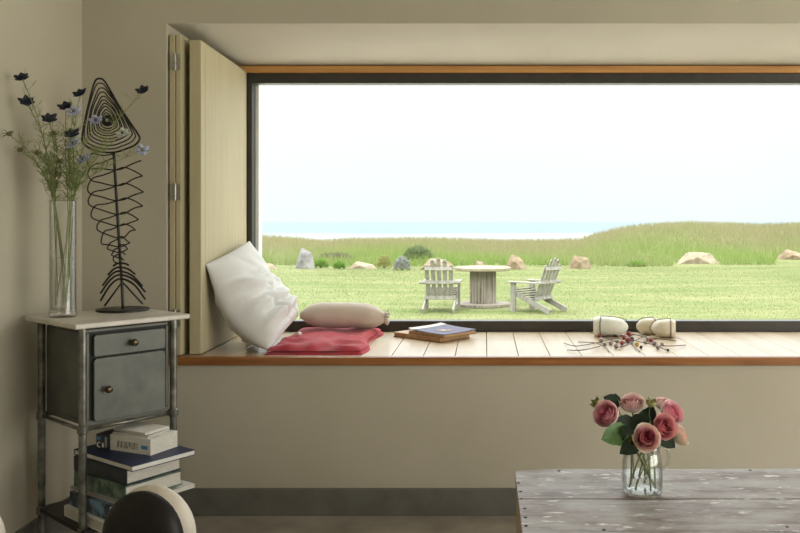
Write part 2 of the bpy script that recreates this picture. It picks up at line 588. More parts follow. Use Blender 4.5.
# shutters folded into the left side of the reveal
sh = thing('folding_shutter', 'narrow pair of hinged oak shutter leaves folded against the left side of the reveal', 'shutter', (-1.227, 3.235, SILL))
ZT = 1.912 - SILL
MB().box(-.0245, -.0015, 0, .60, .004, ZT - .012).build('shutter_leaf', 'shutter', sh, bevel=.002)
MB().box(.0015, .021, 0, .60, .004, ZT - .012).build('shutter_leaf', 'shutter', sh, bevel=.002)
for py in (62, 192, 318):
    z = H + (CY - py) * 3.235 / F - SILL
    hb = MB()
    hb.box(-.020, -.002, -.004, .0, z - .032, z + .032); hb.box(.003, .020, -.004, .0, z - .032, z + .032)
    hb.tube([(0.0, -.005, z - .034), (0.0, -.005, z + .034)], .0045, 10)
    hb.build('hinge', 'hinge', sh)
sp = thing('shutter_panel', 'broad limed oak shutter panel standing open beside the window frame', 'shutter', (-1.159, 3.262, SILL), radians(1.6))
MB().box(-.023, .024, 0, .69, .004, ZT - .027).build('panel', 'shutter', sp, bevel=.003)
MB().box(.0235, .0248, .05, .055, .05, ZT - .05).build('groove', 'shutter', sp)

# ------------------------------------------------------------------ outdoors
ridge_px = [(-600, 234), (0, 235), (120, 236), (258, 239.5), (300, 242.5), (322, 244.5), (350, 242.5), (425, 242), (500, 244), (560, 244), (578, 243.5), (596, 238), (622, 231.5), (645, 228.5), (665, 227), (690, 226), (715, 227), (760, 228.5), (800, 227), (950, 224), (1600, 227)]
YR = 45.0
ridge_X = [((p[0] - CX) * YR / F, H + (CY - p[1]) * YR / F) for p in ridge_px]
rxs = np.array([p[0] for p in ridge_X]); rzs = np.array([p[1] for p in ridge_X])
GZ = H - 1.517


def ground_z(x, y):
    x = np.asarray(x, float); y = np.asarray(y, float)
    rz = np.interp(x * YR / np.maximum(y, 20), rxs, rzs)
    t = np.clip((y - 27) / (YR - 27), 0, 1); t = t * t * (3 - 2 * t)
    z = GZ + (rz - GZ) * t
    d = np.clip((y - YR) / 60, 0, 1)
    z = z - 9.5 * d * d * (3 - 2 * d) - np.clip((y - YR) / 10, 0, 1) * .3
    und = .03 * np.sin(x * .7 + 1) * np.sin(y * .5) * np.clip((y - 12) / 10, 0, 1)
    return z + und


ys = np.concatenate([np.linspace(-40, 4, 12), np.linspace(5, 25, 30), np.linspace(25.6, 60, 70), np.linspace(62, 130, 25)])
xs = np.concatenate([np.linspace(-120, -30, 14), np.linspace(-29, 34, 150), np.linspace(36, 120, 14)])
X, Y = np.meshgrid(xs, ys)
Z = ground_z(X, Y)
vv = np.stack([X, Y, Z], -1).reshape(-1, 3)
nx, ny = len(xs), len(ys)
g = MB(); g.v = [tuple(p) for p in vv]
g.f = [(j * nx + i, j * nx + i + 1, (j + 1) * nx + i + 1, (j + 1) * nx + i) for j in range(ny - 1) for i in range(nx - 1)]
struct(g.build('ground', 'ground', smooth=True, fix=False))
struct(MB().box(-9, 9, YO, 11.2, GZ - .05, GZ + .02).build('added_bounce_slab', 'added_bounce_slab'))  # unseen slab, added to bounce daylight up into the window reveal
s = MB().box(-20000, 20000, 95, 40000, -8.6, -8.0)
struct(s.build('sea', 'sea'))


def blades(name, n, ylo, yhi, hlo, hhi, wlo, whi, colfn, label, side=.47, keep=None):
    y = np.sqrt(rng.uniform(ylo ** 2, yhi ** 2, n))
    xx = rng.uniform(-.36, .46, n) * y
    if keep is not None:
        k = keep(xx, y)
        xx, y = xx[k], y[k]
    n = len(y)
    z = ground_z(xx, y)
    h = rng.uniform(hlo, hhi, n)
    wd = rng.uniform(wlo, whi, n)
    a = rng.uniform(0, pi, n)
    lean = rng.uniform(-.45, .45, (n, 2)) * h[:, None]
    dx, dy = np.cos(a) * wd / 2, np.sin(a) * wd / 2
    p = np.empty((n, 3, 3), np.float32)
    p[:, 0] = np.stack([xx - dx, y - dy, z - .01], -1)
    p[:, 1] = np.stack([xx + dx, y + dy, z - .01], -1)
    p[:, 2] = np.stack([xx + lean[:, 0], y + lean[:, 1], z + h], -1)
    me = bpy.data.meshes.new(name)
    me.vertices.add(n * 3); me.loops.add(n * 3); me.polygons.add(n)
    me.vertices.foreach_set('co', p.ravel())
    me.loops.foreach_set('vertex_index', np.arange(n * 3, dtype=np.int32))
    me.polygons.foreach_set('loop_start', np.arange(0, n * 3, 3, dtype=np.int32))
    me.polygons.foreach_set('loop_total', np.full(n, 3, dtype=np.int32))
    me.update(); me.validate()
    c = colfn(xx, y, n)
    cc = np.ones((n, 3, 4), np.float32)
    cc[:, :, :3] = c[:, None, :]
    ca = me.color_attributes.new('col', 'FLOAT_COLOR', 'POINT')
    ca.data.foreach_set('color', cc.ravel())
    me.materials.append(M['blade'])
    ob = bpy.data.objects.new(name, me)
    COL.objects.link(ob)
    return tag(ob, label, 'grass', kind='stuff')


def lawn_col(x, y, n):
    t = rng.uniform(0, 1, (n, 1))
    st = .5 + .5 * np.sin(y * 2.1 + .4 * np.sin(x * .6))[:, None]
    c = np.array([.128, .162, .053]) * (1 - t) + np.array([.19, .195, .09]) * t
    return c * (.9 + .18 * st)


def mead_col(x, y, n):
    t = np.clip((y - 28) / 15, 0, 1)[:, None]
    r = rng.uniform(0, 1, (n, 1))
    low = np.array([.185, .275, .062]) * (1 - r) + np.array([.25, .30, .105]) * r
    high = np.array([.235, .25, .11]) * (1 - r) + np.array([.33, .275, .17]) * r
    patch = (.5 + .5 * np.sin(x * .55 + 1.2 * np.sin(y * .4)))[:, None]
    t = np.clip(t * 1.3 + (patch - .5) * .5, 0, 1)
    return low * (1 - t) + high * t


# --- weathered garden chairs
def make_garden_chair(label, loc, rz):
    t = thing('garden_chair', label, 'chair', loc, rz, 'slatted garden chairs on the lawn')
    sw = .27
    for s_ in (-1, 1):
        MB().box(s_ * .30 - .02, s_ * .30 + .02, .26, .37, 0, .53).build('front_leg', 'grey_wood', t, bevel=.004)
        MB().beam((s_ * sw, .34, .36), (s_ * sw, -.46, .035), .03, .10).build('rear_leg', 'grey_wood', t, bevel=.004)
        am = MB()
        am.box(s_ * .30 - .06, s_ * .30 + .06, -.30, .42, .53, .555)
        am.build('armrest', 'grey_wood', t, bevel=.006)
    for k in range(6):
        u = k / 5
        y = .33 - u * .42
        z = .40 - u * .155
        MB().beam((-sw - .02, y, z), (sw + .02, y, z), .075, .02, (0, .35, 1)).build('seat_slat', 'grey_wood', t, bevel=.004)
    # back slats with an arched top
    b0, b1 = Vector((0, -.10, .22)), Vector((0, -.40, .97))
    d = (b1 - b0)
    for k in range(5):
        x = (k - 2) * .106
        frac = .985 - .17 * (abs(x) / .212) ** 2
        e = b0 + d * frac
        sl = MB()
        spread = 1.05
        sl.beam((x * .93, b0.y, b0.z), (x * spread, e.y, e.z), .074, .018, (0, 1, .4))
        tip = Vector((x * spread, e.y, e.z))
        rr = Matrix.Translation(tip) @ Matrix.Rotation(math.atan2(.30, .75), 4, 'X') @ Matrix.Rotation(pi / 2, 4, 'X')
        sl.lathe([(.037, -.009), (.037, .009)], 14, (0, 0, 0), rr)
        sl.build('back_slat', 'grey_wood', t, bevel=.003)
    for f_, ww in ((.06, .56), (.45, .72), (.78, .50)):
        q = b0 + d * f_ + Vector((0, -.028, -.01))
        MB().beam((-ww / 2, q.y, q.z), (ww / 2, q.y, q.z), .025, .065, (0, .3, 1)).build('back_rail', 'grey_wood', t, bevel=.004)
    t.scale = (.93, .93, .93)
    return t


YC = 13.9
gc = at(441, 0, YC)
make_garden_chair('weathered slatted garden chair seen squarely from behind, left of the round table', (gc.x, YC, GZ), radians(-4))
gc = at(537, 0, YC - .05)
make_garden_chair('weathered slatted garden chair turned towards the round table from its right', (gc.x, YC - .05, GZ), radians(52))

# --- cable drum table
tx = at(483, 0, 14.75).x
t = thing('cable_drum_table', 'old wooden cable drum used as round table between the garden chairs', 'table', (tx, 14.75, GZ))
MB().lathe([(.48, 0), (.50, .01), (.50, .055), (.48, .06)], 40).build('base_disc', 'spool_wood', t)
dr = MB()
for k in range(20):
    a = 2 * pi * k / 20
    mt = Matrix.Rotation(a, 4, 'Z')
    dr.box(.212, .238, -.033, .033, .06, .645, mt)
dr.build('drum', 'spool_wood', t, bevel=.004)
MB().lathe([(.49, .645), (.51, .655), (.51, .695), (.49, .705)], 40).build('tabletop', 'spool_top', t)


# --- rocks and shrubs
ROCK_SPOTS = []


def rock(px, py_base, wpx, hpx, mat, label, depth_r=.6, seed=0, sharp=.35, slope=0.0):
    Yr = 1.517 * F / (py_base - CY)
    wdt, hgt = wpx * 1.2 * Yr / F, hpx * 1.12 * Yr / F
    ROCK_SPOTS.append(((px - CX) * Yr / F, Yr, wdt))
    bm = bmesh.new()
    bmesh.ops.create_icosphere(bm, subdivisions=4, radius=1)
    for vtx in bm.verts:
        p = vtx.co.normalized()
        n1 = mnoise.noise(p * 1.3 + Vector((seed * 3.1, seed, 0)))
        n2 = mnoise.noise(p * 3.5 + Vector((seed, 5, 0)))
        q = p * (1 + sharp * n1 + .14 * n2)
        for ax in (Vector((.6, -.7, .4)), Vector((-.7, -.5, .5)), Vector((.1, -.4, .9)), Vector((.9, .1, .35)), Vector((-.2, -.95, -.1)), Vector((-.9, 0, .4)), Vector((.5, .3, .8))):
            ax = (ax + Vector((mnoise.noise(Vector((seed, 1, ax.x))), 0, mnoise.noise(Vector((seed, 2, ax.y))))) * .7).normalized()
            dd = q.dot(ax) - .60
            if dd > 0:
                q -= ax * dd * .97
        vtx.co = q
    x0 = min(v_.co.x for v_ in bm.verts); x1 = max(v_.co.x for v_ in bm.verts)
    z1 = max(v_.co.z for v_ in bm.verts)
    for vtx in bm.verts:
        vtx.co.x = ((vtx.co.x - x0) / (x1 - x0) - .5) * wdt
        vtx.co.z = vtx.co.z / z1 * hgt * (1 + slope * vtx.co.x / (wdt / 2)) / (1 + abs(slope) * .6)
        vtx.co.y *= wdt * depth_r * .5
        if vtx.co.z < -.1 * hgt:
            vtx.co.z = -.1 * hgt
    me = bpy.data.meshes.new('rock'); bm.to_mesh(me); bm.free()
    me.materials.append(M[mat])
    me.polygons.foreach_set('use_smooth', [False] * len(me.polygons))
    ob = bpy.data.objects.new('rock', me); COL.objects.link(ob)
    Xr = (px - CX) * Yr / F
    ob.location = (Xr, Yr, float(ground_z(Xr, Yr)))
    return tag(ob, label, 'rock', 'rocks edging the lawn')


rock(304.5, 268.5, 22, 18.5, 'rock_grey', 'upright pointed grey boulder at the left of the lawn edge', .8, 3, .45)
rock(268, 269.5, 20, 6.5, 'rock_pale', 'small low pale rock at the far left, by the window frame', .7, 8)
rock(362, 268, 32, 6.5, 'rock_pale', 'long flat pale rock just left of the yellowish shrub', .5, 5)
rock(437, 269.5, 36, 10, 'rock_tan', 'tan rock partly hidden by the left garden chair back', .6, 6)
rock(480, 268, 12, 6, 'rock_pale', 'small pale rock showing just above the drum table', .8, 7)
rock(516, 269.5, 23, 12.5, 'rock_tan', 'rounded orange tan rock behind the right end of the drum table', .7, 9)
rock(580, 268.5, 25, 12, 'rock_tan', 'blocky tan rock just right of the right garden chair', .7, 12)
rock(697.5, 264.5, 43, 13, 'rock_pale', 'biggest long pale tan rock with sloping top, right of the chairs', .5, 14, .3, .34)
rock(792, 262.5, 30, 8.5, 'rock_tan', 'low tan rock at the right edge of the view', .6, 16)


def shrub(px, py_base, wpx, hpx, c1, c2, label, n=420, leaf=.05):
    Yr = 1.517 * F / (py_base - CY)
    wdt, hgt = wpx * Yr / F, hpx * Yr / F
    r_ = random.Random(int(px))
    Xr = (px - CX) * Yr / F
    t = thing('shrub', label, 'shrub', (Xr, Yr, float(ground_z(Xr, Yr))), 0, 'small plants along the lawn edge')
    fo, st = MB(), MB()
    for k in range(n):
        a = r_.uniform(0, 2 * pi); e = math.acos(r_.uniform(0, 1)); rr = r_.uniform(.55, 1) ** .5
        d = Vector((sin(e) * cos(a), sin(e) * sin(a), cos(e)))
        p = Vector((d.x * wdt / 2 * rr, d.y * wdt / 2 * rr, .02 + d.z * hgt * .95 * rr))
        u = r_.uniform(0, 1)
        c = tuple(c1[i] * (1 - u) + c2[i] * u for i in range(3))
        s1 = Vector((r_.uniform(-1, 1), r_.uniform(-1, 1), r_.uniform(-.3, .6))).normalized() * leaf
        s2 = (d + Vector((r_.uniform(-.5, .5), r_.uniform(-.5, .5), .5))).normalized() * leaf * 1.8
        fo.add([p - s1 * .5, p + s2 * .5 - s1 * .2, p + s2, p + s1 * .5], [(0, 1, 2, 3)], c)
    for k in range(9):
        a = r_.uniform(0, 2 * pi)
        st.tube([(0.02 * cos(a), .02 * sin(a), -.02), (cos(a) * wdt * .18, sin(a) * wdt * .18, hgt * .45), (cos(a) * wdt * .3, sin(a) * wdt * .3, hgt * .8)], .008, 5)
    fo.build('foliage', 'blade', t, fix=False)
    st.build('stem', 'nig_stem', t)


shrub(384, 267.5, 14, 13, (.28, .28, .09), (.38, .36, .16), 'yellowish bushy plant between the flat pale rock and the grey plant')
shrub(402, 270, 15, 12.5, (.20, .21, .19), (.42, .42, .40), 'silvery grey plant right of the yellowish bush', 420, .06)
shrub(321, 267.5, 13, 8, (.15, .28, .045), (.22, .34, .08), 'bright green tuft just right of the grey boulder')
shrub(339, 268.5, 11, 7, (.15, .28, .045), (.22, .34, .08), 'bright green tuft at the left end of the flat pale rock')
shrub(418, 263, 30, 15, (.15, .20, .085), (.21, .25, .13), 'dusky green bush rising behind the left garden chair', 700, .09)
shrub(637, 266, 18, 4.5, (.17, .28, .055), (.22, .32, .09), 'low green tuft left of the biggest pale rock', 260, .05)
shrub(335, 262, 40, 6, (.15, .14, .09), (.21, .19, .13), 'brownish low scrub behind the green tufts', 500, .08)


def clear_of_rocks(x, y):
    ok = np.ones(len(x), bool)
    for (rx, ry, rw) in ROCK_SPOTS:
        ok &= ~((np.abs(x - rx * y / ry) < rw * .44) & (y < ry + .2))
    return ok


blades('lawn_grass', 95000, 11.5, 31.5, .010, .026, .010, .018, lawn_col, 'short mown grass covering the lawn around the wooden chairs')
blades('meadow_grass', 70000, 28, 47, .14, .42, .02, .045, mead_col, 'long rough dune grass growing behind the line of rocks', keep=clear_of_rocks)

# ------------------------------------------------------------------ bedside cabinet
CAB = Vector((-1.302, 2.818, 0)); CROT = radians(50.3)
cm = Matrix.Translation(CAB) @ Matrix.Rotation(CROT, 4, 'Z')
cab = thing('bedside_cabinet', 'grey metal bedside cabinet with pale marble top standing in the corner', 'cabinet', CAB, CROT)
MB().box(-.195, .195, -.195, .195, .820, .837).build('marble_top', 'marble', cab, bevel=.004)
bd = MB()
bd.box(-.142, .142, -.148, .148, .500, .518)
bd.box(-.142, .142, -.148, .148, .800, .812)
bd.box(-.142, -.130, -.148, .148, .518, .800)
bd.box(.130, .142, -.148, .148, .518, .800)
bd.box(-.130, .130, .138, .148, .518, .800)
bd.box(-.130, .130, -.140, .138, .712, .718)
bd.build('body', 'enamel', cab, bevel=.003)
MB().box(-.130, .130, -.143, -.139, .518, .800).build('gap_shade_sheet', 'black', cab)  # black sheet, paints shade into the gaps round drawer and door


def rounded_panel(x0, x1, z0, z1, r, y0, y1):
    mb = MB()
    out = []
    for (cx, cz, a0) in ((x1 - r, z1 - r, 0), (x0 + r, z1 - r, 90), (x0 + r, z0 + r, 180), (x1 - r, z0 + r, 270)):
        for k in range(5):
            a = radians(a0 + k * 22.5)
            out.append((cx + r * cos(a), cz + r * sin(a)))
    n = len(out)
    vs = [(p[0], y0, p[1]) for p in out] + [(p[0], y1, p[1]) for p in out]
    fs = [tuple(range(n)), tuple(range(2 * n - 1, n - 1, -1))] + [(k, (k + 1) % n, n + (k + 1) % n, n + k) for k in range(n)]
    mb.add(vs, fs)
    return mb


def knob(parent, x, y, z):
    mt = Matrix.Rotation(pi / 2, 4, 'X')
    prof = [(.004, 0), (.005, .010), (.010, .014), (.0125, .020), (.011, .026), (.006, .029), (.0005, .030)]
    MB().lathe(prof, 18, (x, y, z), mt).build('knob', 'brass', parent, smooth=True)


drw = rounded_panel(-.120, .124, .722, .792, .008, -.158, -.143).build('drawer', 'enamel', cab, bevel=.002)
knob(drw, .004, -.158, .757)
dor = rounded_panel(-.120, .124, .512, .716, .012, -.158, -.143).build('door', 'enamel', cab, bevel=.002)
knob(dor, -.082, -.158, .615)
for sx_ in (-1, 1):
    for sy_ in (-1, 1):
        lg = MB()
        lg.tube([(sx_ * .155, sy_ * .155, .02), (sx_ * .155, sy_ * .155, .82)], .0122, 14)
        lg.lathe([(.0175, 0), (.0175, .012), (.013, .02)], 14, (sx_ * .155, sy_ * .155, 0))
        lg.lathe([(.0125, -.014), (.0165, -.010), (.0165, .010), (.0125, .014)], 14, (sx_ * .155, sy_ * .155, .495))
        lg.lathe([(.0125, -.014), (.0165, -.010), (.0165, .010), (.0125, .014)], 14, (sx_ * .155, sy_ * .155, .17))
        lg.build('leg', 'tube', cab, smooth=False)
rl = MB()
for (a_, b_) in (((-.155, -.155), (.155, -.155)), ((-.155, .155), (.155, .155)), ((-.155, -.155), (-.155, .155)), ((.155, -.155), (.155, .155))):
    rl.tube([(a_[0], a_[1], .494), (b_[0], b_[1], .494)], .006, 10)
rl.build('rail', 'tube', cab, smooth=True)
MB().box(-.165, .165, -.185, .165, .166, .180).build('shelf', 'iron', cab, bevel=.002)


def make_book(name, label, x0, y0, w_, d_, z0, z1, rot, cover, pages='pages', spine='left', cov=.003, hard=True, group='books on the cabinet shelf'):
    """near-left corner (x0, y0) in the cabinet's own axes; spine on the left or front"""
    p = cm @ Vector((x0, y0, z0))
    t = thing(name, label, 'book', p, CROT + radians(rot), group)
    h_ = z1 - z0
    c = MB()
    c.box(0, w_, 0, d_, 0, cov); c.box(0, w_, 0, d_, h_ - cov, h_)
    if spine == 'left':
        c.box(0, cov, 0, d_, cov, h_ - cov)
        pg = (cov, w_ - .004, .004, d_ - .004)
    elif spine == 'front':
        c.box(0, w_, 0, cov, cov, h_ - cov)
        pg = (.004, w_ - .004, cov, d_ - .004)
    else:
        c.box(0, w_, d_ - cov, d_, cov, h_ - cov)
        pg = (.002, w_ - .002, .002, d_ - cov)
    c.build('cover', cover, t, bevel=.0012)
    MB().box(pg[0], pg[1], pg[2], pg[3], cov, h_ - cov).build('pages', pages, t)
    return t


make_book('book', 'lowest book of the stack under the cabinet, white edged', -.134, -.262, .225, .27, .180, .216, 2, 'paper', 'pages', 'back', .004)
make_book('book', 'book with blue picture on its dark cover, second from bottom of the stack', -.118, -.255, .21, .25, .216, .262, 3, 'bluepic', 'pages', 'left')
make_book('book', 'thin broad white book jutting right under the middle of the stack', -.0885, -.318, .246, .30, .262, .275, 6, 'paper', 'pages', 'back', .003)
make_book('magazine', 'thin grey magazine on top of the jutting white book', -.098, -.300, .215, .28, .275, .285, 8, 'grey_cover', 'pages', 'left', .001)
make_book('book', 'thick book with green spine and pale page edges in the stack', -.098, -.318, .205, .29, .285, .333, 6, 'green_cover', 'pages', 'left', .004)
make_book('book', 'dark spined book with pale pages right below the navy book', -.090, -.310, .20, .29, .333, .382, 7, 'dark_cover', 'pages', 'left', .004)
make_book('book', 'large flat navy blue book with white edges, overhanging the stack', -.093, -.353, .226, .338, .384, .402, 5, 'navy', 'paper', 'back', .0025)
# the paperback lies at its own angle: spine along the near-left face, blue label on it
pc = cm.inverted() @ Vector((-1.081, 2.637, 0))
pb = thing('paperback', 'thick white paperback with small blue label lying on the navy book', 'book', (-1.081, 2.637, .402), radians(157), 'books on the cabinet shelf')
c = MB(); c.box(0, .176, -.12, 0, 0, .0012); c.box(0, .176, -.12, 0, .0508, .052); c.box(0, .176, -.0012, 0, .0012, .0508)
c.build('cover', 'paper', pb)
MB().box(.001, .175, -.119, -.0012, .0012, .0508).build('pages', 'pages', pb)
MB().box(.012, .040, 0, .0006, .017, .029).build('label', 'bluelabel', pb)
MB().box(.055, .145, 0, .0005, .012, .034).build('title', 'smudge', pb)
db = thing('book', 'small dark book with white letters left of the white paperback', 'book', (-1.243, 2.706, .402), radians(160), 'books on the cabinet shelf')
c = MB(); c.box(.002, .060, -.13, 0, 0, .003); c.box(.002, .060, -.13, 0, .045, .048); c.box(.002, .060, -.003, 0, .003, .045)
c.build('cover', 'dark_cover', db, bevel=.001)
MB().box(.004, .058, -.128, -.003, .003, .045).build('pages', 'pages', db)
lt = MB()
arc = [(.046 - .007 * cos(radians(a)), .0012, .013 + .008 * sin(radians(a))) for a in range(50, 311, 20)]
lt.tube(arc, .0022, 6)
lt.build('letter', 'paper', db)
MB().tube([(.030, .0012, .006), (.030, .0012, .020)], .003, 6).build('letter', 'paper', db)
MB().box(.014, .022, 0, .001, .006, .040).build('spine_band', 'grey_cover', db)
MB().box(.040, .056, 0, .001, .028, .040).build('spine_band', 'bluelabel', db)
for k, (dx, rz, cv, lb) in enumerate(((0, 160, 'grey_cover', 'thin grey booklet lying on the white paperback'), (.012, 154, 'paper', 'thin white leaflet topmost on the paperback'))):
    mg = thing('booklet', lb, 'booklet', (-1.095 - dx, 2.655 + dx * .4, .4542 + k * .0075), radians(rz), 'booklets on the paperback')
    MB().box(0, .15, -.10, 0, 0, .001).build('cover', cv, mg)
    MB().box(.001, .149, -.099, -.001, .001, .006).build('pages', 'pages', mg)
    MB().box(0, .15, -.10, 0, .006, .0072).build('cover', cv, mg)

# ------------------------------------------------------------------ vase with nigella
TOPZ = .837
VP = Vector((-1.425, 2.755, TOPZ))
vs_ = thing('glass_vase', 'tall clear glass cylinder vase on the left of the marble top', 'vase', VP)
R_ = .041
prof = [(.0395, 0), (.043, .006), (.043, .014), (R_, .02), (R_, .39), (R_ - .0012, .393), (R_ - .003, .39), (R_ - .003, .026), (.002, .024)]
MB().lathe(prof, 36).build('glass_body', 'clear', vs_, smooth=True)
MB().lathe([(.001, .027), (R_ - .0035, .027), (R_ - .0035, .20), (.001, .20)], 28).build('water', 'water', vs_, smooth=False)


def spiky(mb, c, r, n, thick, rr, up=0.0):
    for k in range(n):
        a = rr.uniform(0, 2 * pi); e = rr.uniform(-.5, .9) + up
        d = Vector((cos(a) * cos(e), sin(a) * cos(e), sin(e)))
        mb.tube([c, c + d * r * .6 + Vector((0, 0, .002)), c + d * r * rr.uniform(.8, 1.1)], [thick, thick, thick * .4], 4)


def petal_flat(mb, c, d, up, L, wd, curl=.2):
    d = d.normalized()
    s = d.cross(up)
    s = s.normalized() if s.length > 1e-4 else Vector((1, 0, 0))
    u = s.cross(d)

    def fn(a, b_):
        wv = wd * sin(pi * min(1, .12 + .83 * a)) ** .8 * (b_ - .5) * 2
        return c + d * (L * a) + s * wv + u * (curl * L * a * a - .15 * abs(b_ - .5) * wd)
    mb.grid(5, 3, fn)


nig = [  # pixel x, y of the head, depth, kind
    (22, 78, 2.70, 'dark'), (27, 102, 2.72, 'dark'), (49, 119, 2.72, 'dark'), (9, 134, 2.66, 'bud'), (20, 150, 2.70, 'bud'),
    (37, 153, 2.74, 'bud'), (54, 133, 2.76, 'bud'), (80, 94, 2.80, 'dark'), (66, 107, 2.78, 'dark'), (74, 112, 2.76, 'blue'),
    (72, 134, 2.74, 'dark'), (74, 144, 2.72, 'blue'), (96, 121, 2.80, 'blue'), (143, 91, 2.86, 'dark'), (123, 134, 2.82, 'pale'),
    (142, 151, 2.84, 'blue'), (84, 160, 2.74, 'blue'), (60, 161, 2.76, 'bud')]
words_ = {
    (22, 78): 'topmost dark nigella flower at the left of the vase bunch', (27, 102): 'dark nigella flower just below the topmost one',
    (49, 119): 'dark nigella flower halfway between the two leftmost tall ones and the blue blooms', (9, 134): 'leftmost brownish nigella head leaning out low over the wall',
    (20, 150): 'small brown nigella bud just below the leftmost head', (37, 153): 'green nigella bud on the inner left of the bunch',
    (54, 133): 'brown nigella bud below the middle dark flower', (80, 94): 'highest dark nigella flower on the right of the bunch, left of the wire fish',
    (66, 107): 'dark nigella flower directly left of a pale blue one', (74, 112): 'pale blue nigella flower below the highest right dark one',
    (72, 134): 'dark nigella flower directly above a low pale blue one', (74, 144): 'low pale blue nigella flower in the middle of the bunch',
    (96, 121): 'pale blue nigella flower in front of the wire fish head edge', (143, 91): 'dark nigella flower leaning far right past the wire fish head',
    (123, 134): 'whitish nigella flower in front of the wire fish head', (142, 151): 'pale blue nigella flower at lower right of the wire fish head',
    (84, 160): 'lowest pale blue nigella flower beside the wire fish ribs', (60, 161): 'lowest brown nigella bud near the vase mouth'}
for k, (px, py, dp, kd) in enumerate(nig):
    rr = random.Random(100 + k)
    hd = at(px, py, dp)
    a = rr.uniform(0, 2 * pi)
    b0 = VP + Vector((cos(a) * .022, sin(a) * .022, rr.uniform(.03, .09)))
    out = (hd - VP); out.z = 0
    dirn = out.normalized() if out.length > .01 else Vector((1, 0, 0))
    mth = VP + dirn * .030 + Vector((rr.uniform(-.006, .006), rr.uniform(-.006, .006), .392))
    t = thing('nigella', words_[(px, py)], 'flower', VP + Vector((0, 0, .03)), 0, 'nigella stems in the glass vase')
    o0 = VP + Vector((0, 0, .03))
    mid = mth.lerp(hd, .55) + Vector((0, 0, .02)) - dirn * .012
    cur = catmull([b0 - o0, mth - o0, mid - o0, hd - o0], 6)
    MB().tube(cur, [.0017 - .0006 * i_ / len(cur) for i_ in range(len(cur))], 6).build('stem', 'nig_stem', t, smooth=True)
    fo = MB()
    for q in range(64):
        i_ = rr.randrange(7, len(cur) - 2) if rr.random() < .8 else rr.randrange(6, len(cur))
        if i_ > 13 and rr.random() < .5:
            i_ = rr.randrange(6, 12)
        c = cur[min(i_, len(cur) - 1)]
        dv = Vector((rr.uniform(-1, 1), rr.uniform(-1, 1), rr.uniform(.0, 1.3))).normalized()
        L = rr.uniform(.015, .05)
        e1 = c + dv * L + Vector((0, 0, .004))
        fo.tube([c, c + dv * L * .5, e1], [.0007, .0006, .0003], 3)
        for z_ in range(2):
            d2 = (dv + Vector((rr.uniform(-.8, .8), rr.uniform(-.8, .8), rr.uniform(-.3, .6)))).normalized()
            fo.tube([c + dv * L * .5, c + dv * L * .5 + d2 * L * .5], [.0006, .0003], 3)
    fo.build('foliage', 'nig_leaf', t)
    hc = hd - o0
    fl = MB()
    if kd == 'bud':
        fl.ball(hc, .0085, .0085, .0075, 8)
        spiky(fl, hc, .022, 16, .0009, rr, -.1)
        fl.build('bud', 'nig_bud', t, smooth=True)
    else:
        mat = {'dark': 'nig_dark', 'blue': 'nig_blue', 'pale': 'nig_pale'}[kd]
        tilt = Vector((rr.uniform(-.4, .4), -.8, .75)).normalized()
        sx1 = tilt.orthogonal().normalized(); sy1 = tilt.cross(sx1)
        for layer, (np_, L, wd, lift) in enumerate(((6, .021, .0075, .05), (5, .015, .006, .5))):
            for q in range(np_):
                aa = 2 * pi * q / np_ + layer * .5
                d = sx1 * cos(aa) + sy1 * sin(aa) + tilt * lift
                petal_flat(fl, hc, d, tilt, L * 1.25 * rr.uniform(.85, 1.15), wd * 1.3, .25)
        fl.build('petals', mat, t, smooth=True, solid=.0006)
        ce = MB(); ce.ball(hc + tilt * .004, .005, .005, .005, 8)
        spiky(ce, hc + tilt * .003, .013, 10, .0006, rr, .5)
        ce.build('seed_head', 'nig_dark' if kd == 'dark' else 'nig_bud', t, smooth=True)

# ------------------------------------------------------------------ wire fish
FYD = 2.95
fish = thing('wire_fish', 'black wire fish skeleton sculpture standing upright on the marble top', 'sculpture', (at(123, 0, FYD).x, FYD, TOPZ))
fo_ = Vector((fish.location.x, FYD, TOPZ))


def fp(px, py, dy=0.0):
    p = at(px, py, FYD) - fo_
    p.y += dy
    return p


MB().lathe([(.088, 0), (.090, .002), (.090, .006), (.088, .008)], 44).build('base', 'iron', fish)
spine = [fp(113.9, 153), fp(115.5, 180), fp(117.5, 215), fp(120, 255), fp(122, 285), Vector((fp(123, 300).x, 0, .006))]
MB().tube(catmull(spine, 5), .0052, 10).build('spine', 'iron', fish, smooth=True)
head_c = [(120, 35), (138, 42), (160, 75), (200, 145), (245, 213), (280, 265), (285, 285), (265, 308), (225, 325), (180, 338), (125, 335), (80, 320), (55, 300), (50, 272), (60, 215), (74, 150), (90, 85), (104, 44)]
eye = (155, 207)
R0 = [Vector((x_, y_, 0)) for x_, y_ in head_c]
ev = Vector((*eye, 0))
ss = [1.0, .905, .80, .70, .60, .51, .43, .35, .27, .19]
for li, s_ in enumerate(ss):
    pts = []
    for p in R0:
        d = p - ev
        circ = d.normalized() * 118
        bl = (1 - s_) ** .8 * .75
        q = ev + (d * (1 - bl) + circ * bl) * s_
        q.y -= (1 - s_) * s_ * 34 * (1 if d.y < 0 else .15)      # the loops crowd towards the snout
        pts.append(fp(70 + q.x / 4.1, 70 + q.y / 4.1, -.004 * (li % 2)))
    MB().tube(catmull(pts, 4, True), .0036 if li == 0 else .0024, 8, closed=True).build('head_loop', 'iron', fish, smooth=True)
mt = Matrix.Rotation(pi / 2, 4, 'X')
ey = fp(70 + 155 / 4.1, 70 + 207 / 4.1)
MB().lathe([(.002, -.004), (.019, -.004), (.021, 0), (.019, .004), (.002, .004)], 24, ey, mt).build('eye', 'iron', fish)
MB().lathe([(.001, .004), (.006, .004), (.006, .009), (.001, .010)], 16, ey, mt).build('pupil', 'hinge', fish)


